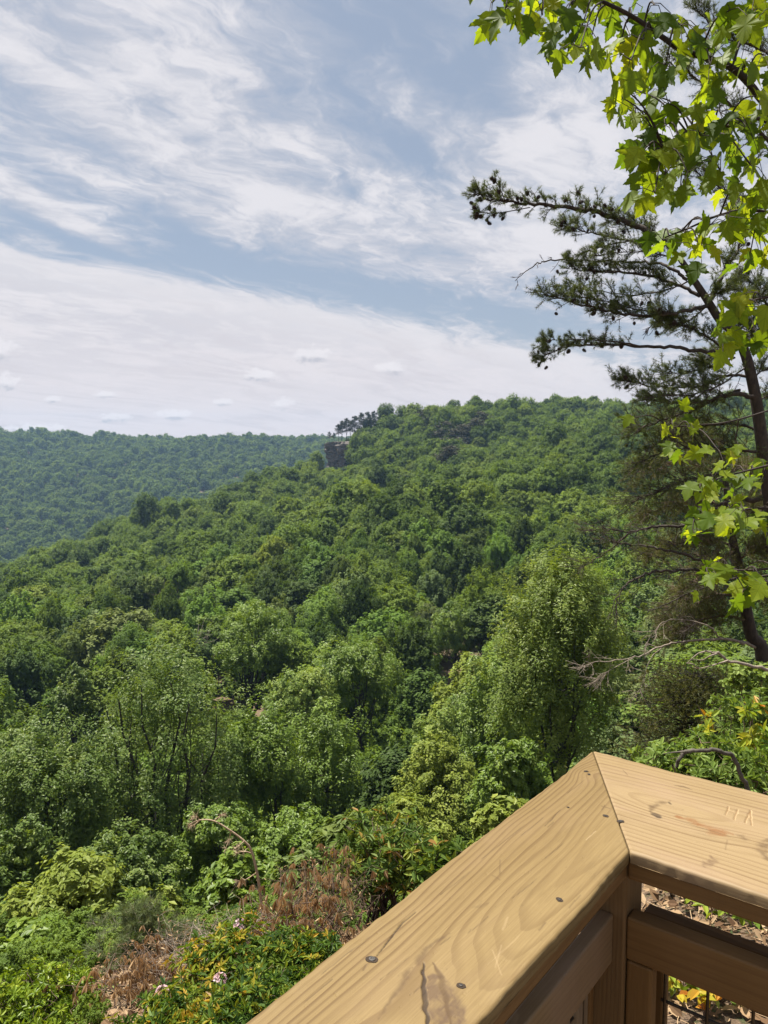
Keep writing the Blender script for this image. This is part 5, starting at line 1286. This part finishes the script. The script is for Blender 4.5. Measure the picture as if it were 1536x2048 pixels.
def build_shrubs():
    near_tree('understory_tree', 'low leafy tree filling the shade beneath the many-stemmed tree', 'tree', 250, 1660, 1850, 240, 26, M_OLIVE, .14, 34, 20, 28, 151, crown_from=0)
    near_tree('understory_tree', 'low leafy tree under the yellow-green rounded tree', 'tree', 600, 1610, 1800, 230, 25, M_YELG, .14, 34, 20, 28, 152, crown_from=0)
    near_tree('understory_tree', 'low leafy tree between the many-stemmed tree and the twin-crowned tree', 'tree', 440, 1590, 1800, 200, 28, M_MIDG, .14, 34, 20, 28, 153, crown_from=0)
    near_tree('understory_tree', 'low leafy tree below the bright green dense tree, just above the rhododendron', 'tree', 800, 1590, 1780, 220, 21, M_BRIGHT, .12, 34, 20, 28, 154, crown_from=0)
    near_tree('understory_tree', 'low leafy tree at the left margin under the wide olive-green tree', 'tree', 30, 1640, 1860, 220, 24, M_OLIVE, .13, 34, 20, 28, 155, crown_from=0)
    # green masses just below the overlook
    near_tree('tulip_tree', 'bright leafy treetop with broad pale-edged leaves at the lower left of the view', 'tree', 150, 1705, 1990, 330, 15, M_BRIGHT, .15, 40, 26, 26, 51, crown_from=.0, up=.8, aspect=.5)
    near_tree('hickory_sapling', 'leafy sapling with drooping fingered leaves just over the far side of the rail', 'tree', 700, 1640, 1900, 300, 10, M_SHRUB2, .17, 34, 18, 22, 52, crown_from=0, aspect=.3, up=.8)
    near_tree('small_maple', 'small light green treetop peeking over the rail edge', 'tree', 1000, 1588, 1800, 150, 10.5, M_BRIGHT, .13, 24, 16, 20, 53, crown_from=0, up=.8)
    near_tree('dogwood', 'small bright sapling between the dark stems and the dead bush', 'tree', 345, 1772, 1920, 90, 11, M_BRIGHT, .12, 18, 12, 16, 54, crown_from=0, up=.8)
    near_tree('sassafras', 'shaded leafy sapling behind the bent dead stem', 'tree', 480, 1700, 1900, 200, 13, M_MIDG, .15, 30, 16, 20, 55, crown_from=0)
    near_tree('blackgum', 'leafy sapling below the drooping fingered one, hugging the rail', 'tree', 620, 1790, 2000, 260, 7.5, M_SHRUB2, .12, 30, 16, 20, 56, crown_from=0, aspect=.4)
    near_tree('oak_sapling', 'shaded green sapling under the bright lower treetop', 'tree', 60, 1850, 2040, 260, 9, M_MIDG, .14, 30, 16, 20, 57, crown_from=0)
    # rhododendron with long leaves, in the middle
    shrub('rhododendron', 'tall rhododendron with long glossy whorled leaves rising above the rail edge', 'shrub', 770, 1690, 6.5, (130, 105), 1960, 34, 6, 6, .085, .026, M_RHODO, 61, tone=(.55, .22), r0=.012)
    shrub('rhododendron', 'smaller rhododendron clinging close along the top of the rail board', 'shrub', 885, 1720, 6.0, (70, 55), 1960, 16, 4, 6, .10, .032, M_RHODO, 62, tone=(.5, .2), r0=.010)
    # dead and living laurel in front
    shrub('dead_laurel', 'withered laurel bush hung with drooping brown leaves below the bent dead stem', 'dead shrub', 560, 1800, 5.2, (170, 90), 2060, 30, 3, 5, .078, .016, M_DEADLEAF, 63, droop=1.5, stem_mat=M_TWIG, twigs=2, spread=.5, r0=.0055)
    shrub('dead_laurel', 'withered brown bush crouching at the bottom edge beneath the soft young pine', 'dead shrub', 300, 1955, 4.6, (170, 80), 2130, 40, 3, 5, .062, .014, M_DEADLEAF, 64, droop=1.4, stem_mat=M_TWIG, twigs=2, spread=.5, r0=.0055)
    e, A, r = shrub('mountain_laurel', 'living laurel with yellow-green and orange new shoots and pale pink blossom', 'shrub', 470, 1965, 4.3, (185, 120), 2220, 80, 6, 8, .052, .017, M_LAUREL, 65, tone=(.55, .26), r0=.007, twigs=2)
    fl = [P(325, 1985, 3.9), P(300, 2020, 3.9), P(440, 1960, 3.9), P(590, 1880, 4.2), P(480, 1850, 4.2)]
    for q, n in zip(fl, (26, 22, 16, 10, 8)):
        b = MB(); c = q - np.array(e.location); m = n; o = rsphere(m, r); o[:, 2] = np.abs(o[:, 2]); p = c + o * .028
        for a in range(5):
            th = a * 1.2566; s1 = unit(np.cross(o, rsphere(m, r))); s2 = np.cross(o, s1); T = unit(s1 * math.cos(th) + s2 * math.sin(th) + o * .5); V, F = leaf_six(p, T, o, .016, .013, -.1); b.add(V, F, v=np.repeat(r.uniform(0, 1, m), 6))
        b.obj('blossom', M_PETAL, e)
    shrub('mountain_laurel', 'small laurel with yellowish shoots against the rail above the living laurel', 'shrub', 640, 1900, 4.6, (60, 45), 2150, 22, 4, 7, .050, .016, M_LAUREL, 66, tone=(.5, .25), r0=.006)
    shrub('blueberry_bush', 'lime-yellow small-leaved bush filling the bottom left corner', 'shrub', 70, 2010, 4.6, (150, 90), 2200, 90, 7, 7, .040, .018, M_LIMESHRUB, 67, tone=(.5, .25), r0=.006)
    shrub('mountain_laurel', 'lowest laurel with yellow shoots along the bottom edge beside the rail', 'shrub', 330, 2085, 3.5, (150, 75), 2300, 60, 6, 7, .045, .015, M_LAUREL, 85, tone=(.55, .26), r0=.005)
    shrub('dry_brush', 'tangle of thin bare grey-brown twigs among the withered laurel', 'dead shrub', 440, 1900, 4.7, (190, 100), 2150, 60, 6, 1, .03, .008, M_DEADLEAF, 86, stem_mat=M_DEADWOOD, r0=.0042, twigs=1)
    shrub('mountain_laurel', 'laurel with pointed green shoots squeezed between the bottom edge and the near rail board', 'shrub', 500, 2030, 3.1, (130, 70), 2400, 60, 6, 7, .042, .014, M_LAUREL, 87, tone=(.45, .26), r0=.005)
    shrub('mountain_laurel', 'dense laurel filling the space between the withered bush and the rail board', 'shrub', 590, 1930, 4.0, (110, 70), 2200, 50, 6, 7, .046, .015, M_LAUREL, 88, tone=(.42, .26), r0=.005)
    shrub('dry_brush', 'web of fine reddish bare twigs over the small young pine', 'dead shrub', 330, 1930, 4.9, (170, 80), 2150, 50, 7, 1, .03, .008, M_DEADLEAF, 89, stem_mat=M_TWIG, r0=.0036, twigs=1)
    shrub('dry_brush', 'thin reddish twigs sticking up behind the withered laurel near the rail', 'dead shrub', 640, 1780, 5.6, (150, 80), 2050, 44, 7, 1, .03, .008, M_DEADLEAF, 90, stem_mat=M_TWIG, r0=.0038, twigs=1)
    shrub('dead_laurel', 'scattered brown hanging leaves among the green beside the rhododendron', 'dead shrub', 660, 1720, 5.9, (110, 60), 2000, 16, 3, 5, .07, .015, M_DEADLEAF, 91, droop=1.5, stem_mat=M_TWIG, twigs=1, spread=.5, r0=.005)
    # soft young pine
    r = np.random.default_rng(68); Y = 7.2; base = P(330, 2100, Y); base[2] = float(ground(base[0], base[1]))
    root = thing('young_pine', base, 'soft grey-green young pine with low feathery limbs beside the brown bush', 'pine tree'); t = MB(); top = P(330, 1850, Y); t.add(*tube(np.array([base - [0, 0, .2], (base + top) / 2, top]) - base, [.05, .03, .01], 8)); t.obj('trunk', M_TWIG, root, True)
    for pts in ([(330, 1900), (290, 1870), (240, 1858), (200, 1865)], [(330, 1930), (270, 1920), (220, 1912), (165, 1915)], [(330, 1960), (270, 1945), (200, 1955), (150, 1965)], [(330, 1880), (350, 1870), (390, 1880)], [(330, 1990), (260, 1985), (190, 2000), (120, 2010)], [(330, 1910), (370, 1900), (410, 1920)], [(330, 1880), (300, 1850), (270, 1840)], [(320, 1950), (280, 1960), (230, 1975)]):
        w, nd = MB(), MB(); pine_branch(w, nd, r, [q - base for q in px3(pts, Y, r, .5)], .012, .004, leafy=(.1, 1), ntwig=44, tl=.24, up=.18, nn=20, needle=.075, depth=.8); o = w.obj('branch', M_DEADWOOD, root, True); nd.obj('needles', M_NEEDLE_SOFT, o)
    # bent pale dead stem
    Y = 5.6; pts = [(540, 2010), (528, 1860), (522, 1800), (514, 1745), (502, 1700), (488, 1682), (462, 1662), (428, 1642), (400, 1640), (380, 1648)]
    base = P(*pts[0], Y); base[2] = float(ground(base[0], base[1])); e = thing('dead_sapling', base, 'pale bare dead stem bending over at its top like a hook', 'dead tree')
    w = MB(); r = np.random.default_rng(69); p = spline([P(a, b, Y) for a, b in pts], 5); p[0] = base - [0, 0, .1]; w.add(*tube(p - base, np.interp(np.linspace(0, 1, len(p)), [0, .5, 1], [.014, .0085, .0035]), 8))
    w.obj('trunk', M_PALEDEAD, e, True)
    w = MB(); P_, D_ = [], []
    for pts in ([(502, 1706), (488, 1703), (470, 1706)], [(488, 1682), (480, 1690), (470, 1698)], [(428, 1642), (440, 1632), (452, 1628)], [(514, 1745), (490, 1760), (470, 1762)], [(400, 1640), (388, 1650), (376, 1652)], [(462, 1662), (458, 1680), (450, 1700)], [(400, 1640), (392, 1632), (384, 1634)]):
        q = np.array([P(a, b, Y + r.normal() * .05) for a, b in pts]) - base; w.add(*tube(spline(q, 4), np.linspace(.005, .002, 9), 4)); d = unit(q[-1] - q[0]); P_.append(q[-1:] - d * .02); D_.append([d]); P_.append(q[1:2]); D_.append([d])
    w.obj('twigs', M_PALEDEAD, e, True); n = MB(); tufts(n, r, np.concatenate(P_), np.concatenate(D_), 26, .06, .003, .8); n.obj('dry_needles', M_PALEDEAD, e)
    # right of the rail
    shrub('leafy_shrub', 'bright green oval-leaved shrub crowding the outer side of the pale rail board', 'shrub', 1440, 1530, 4.2, (150, 85), 1850, 60, 6, 6, .052, .021, M_SHRUBLEAF, 71, tone=(.5, .2), r0=.008)
    shrub('leafy_shrub', 'oval-leaved shrub below the stubby broken grey limb, leaves smaller than its neighbour', 'shrub', 1500, 1440, 5.2, (90, 70), 1800, 34, 5, 6, .052, .021, M_SHRUBLEAF, 72, tone=(.45, .2), r0=.008)
    shrub('cherry_sapling', 'sapling with yellow and orange turning leaves above the oval-leaved shrub', 'sapling', 1490, 1425, 4.6, (95, 40), 1850, 8, 3, 4, .080, .030, M_AUTUMN, 73, tone=(.32, .25), r0=.006)
    shrub('maple_seedling', 'young sapling with flat tiers of small pale green leaves by the slim pine stem', 'sapling', 1500, 1345, 6.5, (60, 34), 1700, 22, 5, 5, .055, .04, M_SHRUBLEAF, 74, tone=(.8, .15), r0=.006, spread=.95, up=.9)
    shrub('small_shrub', 'light green sprig of pointed leaves just above the rail corner', 'shrub', 1310, 1510, 4.4, (45, 22), 1850, 10, 3, 5, .06, .022, M_SHRUBLEAF, 75, tone=(.6, .2), r0=.005)
    r = np.random.default_rng(76); Y = 3.6
    for label, pts, r0 in (('rough dead branch arching over the pale rail board', [(1352, 1535), (1362, 1512), (1372, 1503), (1412, 1500), (1445, 1503), (1468, 1516), (1480, 1545), (1496, 1580), (1505, 1640)], .011), ('thick broken grey limb ending in a stubby fork', [(1570, 1352), (1536, 1339), (1490, 1328), (1457, 1321), (1436, 1307), (1411, 1303)], .014)):
        Yb = Y if r0 < .0125 else 5.2
        base = P(*pts[-1 if r0 < .0125 else 0], Yb); e = thing('dead_branch', base, label, 'dead branch', None)
        w = MB(); p = spline([P(a, b, Yb) for a, b in pts], 6); p += r.normal(size=p.shape) * r0 * .28; w.add(*tube(p - base, np.linspace(r0 * .8, r0, len(p)) if r0 < .0125 else np.linspace(r0, r0 * .5, len(p)), 8))
        ext = [[(1372, 1503), (1345, 1505), (1325, 1508)], [(1375, 1503), (1372, 1497)], [(1345, 1530), (1350, 1545), (1340, 1580)]] if r0 < .0125 else [[(1457, 1321), (1425, 1331), (1397, 1337), (1378, 1332)], [(1397, 1337), (1385, 1328), (1372, 1326)], [(1436, 1307), (1420, 1312), (1405, 1320), (1380, 1318)], [(1411, 1303), (1395, 1308), (1375, 1325)]]
        for q in ext: q = spline([P(a, b, Yb + r.normal() * .04) for a, b in q], 4) - base; w.add(*tube(q, np.linspace(r0 * .5, r0 * .12, len(q)), 5))
        w.obj('limb', M_BARK if r0 < .0125 else M_DEADWOOD, e, True)


M_SHRUB2 = foliage_mat('sapling_leaves', G((.060, .095, .018), (.110, .155, .030), (.20, .245, .06)), .32, .5, .2)
build_shrubs()


def build_floor_litter():
    r = np.random.default_rng(90); n = 52000
    x = r.uniform(-5.0, 5.5, n); y = r.uniform(-1.0, 8.5, n); k = (x / np.maximum(y, .3) > -.9) & ((y > 1.35 - .25 * x) | (y > 1.35 + 1.28 * (x - .30) + .1)) & ((x > .2) | (r.uniform(size=n) < .75)); x, y = x[k], y[k]; z = ground(x, y); n = len(x)
    p = np.stack([x, y, z + r.uniform(.004, .03, n)], 1); N = unit(r.normal(size=(n, 3)) * .45 + [0, 0, 1])
    b = MB(); L = r.uniform(.03, .075, n); T = unit(r.normal(size=(n, 3))); T = unit(T - N * np.sum(T * N, 1, keepdims=True)); V, F = leaf_six(p, T, N, L, L * r.uniform(.35, .65, n), -.15); b.add(V, F, v=np.repeat(r.uniform(0, 1, n), 6))
    m = 16000; x = r.uniform(-3.5, 5.0, m); y = r.uniform(.9, 7.0, m); p = np.stack([x, y, ground(x, y) + .02], 1); d = unit(r.normal(size=(m, 3)) * [1, 1, .2]); s = np.cross(d, [0, 0, 1.0]) * .0014; ln = r.uniform(.04, .10, (m, 1))
    V = np.stack([p - s, p + s, p + s + d * ln, p - s + d * ln], 1).reshape(-1, 3); b.add(V, np.arange(m * 4).reshape(m, 4), v=np.repeat(r.uniform(.3, 1, m), 4))
    o = b.obj('leaf_litter', M_LITTER); tag(o, 'dry brown leaves and pine straw on the ground beyond the rail', None, None, 'stuff')
    spots = [(1365, 2000, 'pale green two-leaved seedling in the litter, first beyond the post'), (1405, 2020, 'lime seedling with broad leaves beside the wire crossing'), (1440, 2005, 'green seedling with small leaves in the litter between two wires'), (1350, 1990, 'rust-leaved seedling close to the post'), (1380, 1965, 'orange-brown sprout near the upper wire'), (1490, 2010, 'orange sprout low by the far wire'),
             (1470, 1850, 'green rosette between header and mid rail'), (1440, 1838, 'leafy sprig in the gap above the mid rail'), (1380, 1818, 'tuft of fine green leaves in the gap close to the post'), (1530, 1862, 'yellow-green sprout at the right end of the gap'), (1345, 1795, 'dark small-leaved tuft next to the post in the gap'), (1410, 2040, 'orange-tinged seedling at the bottom edge')]
    for k, (px, py, lab) in enumerate(spots):
        ys = np.linspace(1.0, 6, 600); d = P(px, py, 1.0); zz = ground(d[0] * ys, ys) - d[2] * ys; i = int(np.argmax(zz > 0)); q = np.array([d[0] * ys[i], ys[i], 0]); q[2] = float(ground(q[0], q[1]))
        e = thing('seedling', q, lab, 'seedling', 'seedlings in the leaf litter'); st, lv = MB(), MB(); m = r.integers(5, 10); A = np.array([[r.normal() * .035, r.normal() * .035, r.uniform(.04, .14)] for _ in range(m)])
        for a in A: st.add(*tube([(0, 0, -.01), a * .6, a], [.002, .0016, .001], 4))
        A2 = np.repeat(A, 3, 0); T = unit(r.normal(size=(len(A2), 3)) * [1, 1, .3]); V, F = leaf_six(A2, T, unit(r.normal(size=(len(A2), 3)) * .3 + [0, 0, 1]), r.uniform(.03, .075, len(A2)), .026, .2); lv.add(V, F, v=np.repeat(np.clip(r.normal(.85 if 'orange' in lab or 'rust' in lab else .3, .12, len(A2)), 0, 1), 6))
        st.obj('stem', M_TWIG, e, True); lv.obj('leaves', M_AUTUMN, e)


build_floor_litter()

# ------------------------------------------------------------------ the hazy air of the valley
def build_haze():
    me = bpy.data.meshes.new('haze'); x, y0, y1, z0, z1 = 1540, -1540, 1540, -260, 62
    V = [(a, b, c) for a in (-x, x) for b in (y0, y1) for c in (z0, z1)]
    me.from_pydata(V, [], [(0, 1, 3, 2), (4, 6, 7, 5), (0, 4, 5, 1), (2, 3, 7, 6), (0, 2, 6, 4), (1, 5, 7, 3)])
    m = bpy.data.materials.new('hazy_air'); m.use_nodes = True; t = m.node_tree; t.nodes.clear()
    out = t.nodes.new('ShaderNodeOutputMaterial'); v = t.nodes.new('ShaderNodeVolumePrincipled'); v.inputs['Color'].default_value = (.42, .66, 1, 1); v.inputs['Density'].default_value = .00016; v.inputs['Anisotropy'].default_value = .2
    t.links.new(v.outputs[0], out.inputs['Volume']); me.materials.append(m); o = link('haze', me); tag(o, 'thin bluish haze filling the valley', None, None, 'stuff')


build_haze()


# kinds that stand several times near the overlook share a group
kinds = {}
for o in COL.objects:
    if o.parent is None and o.get('category') and not o.get('group'): kinds.setdefault(o.name.split('.')[0], []).append(o)
for nm, os_ in kinds.items():
    if len(os_) > 1:
        for o in os_: o['group'] = nm.replace('_', ' ') + ' plants by the overlook' if nm not in ('dead_branch',) else 'dead branches by the rail'
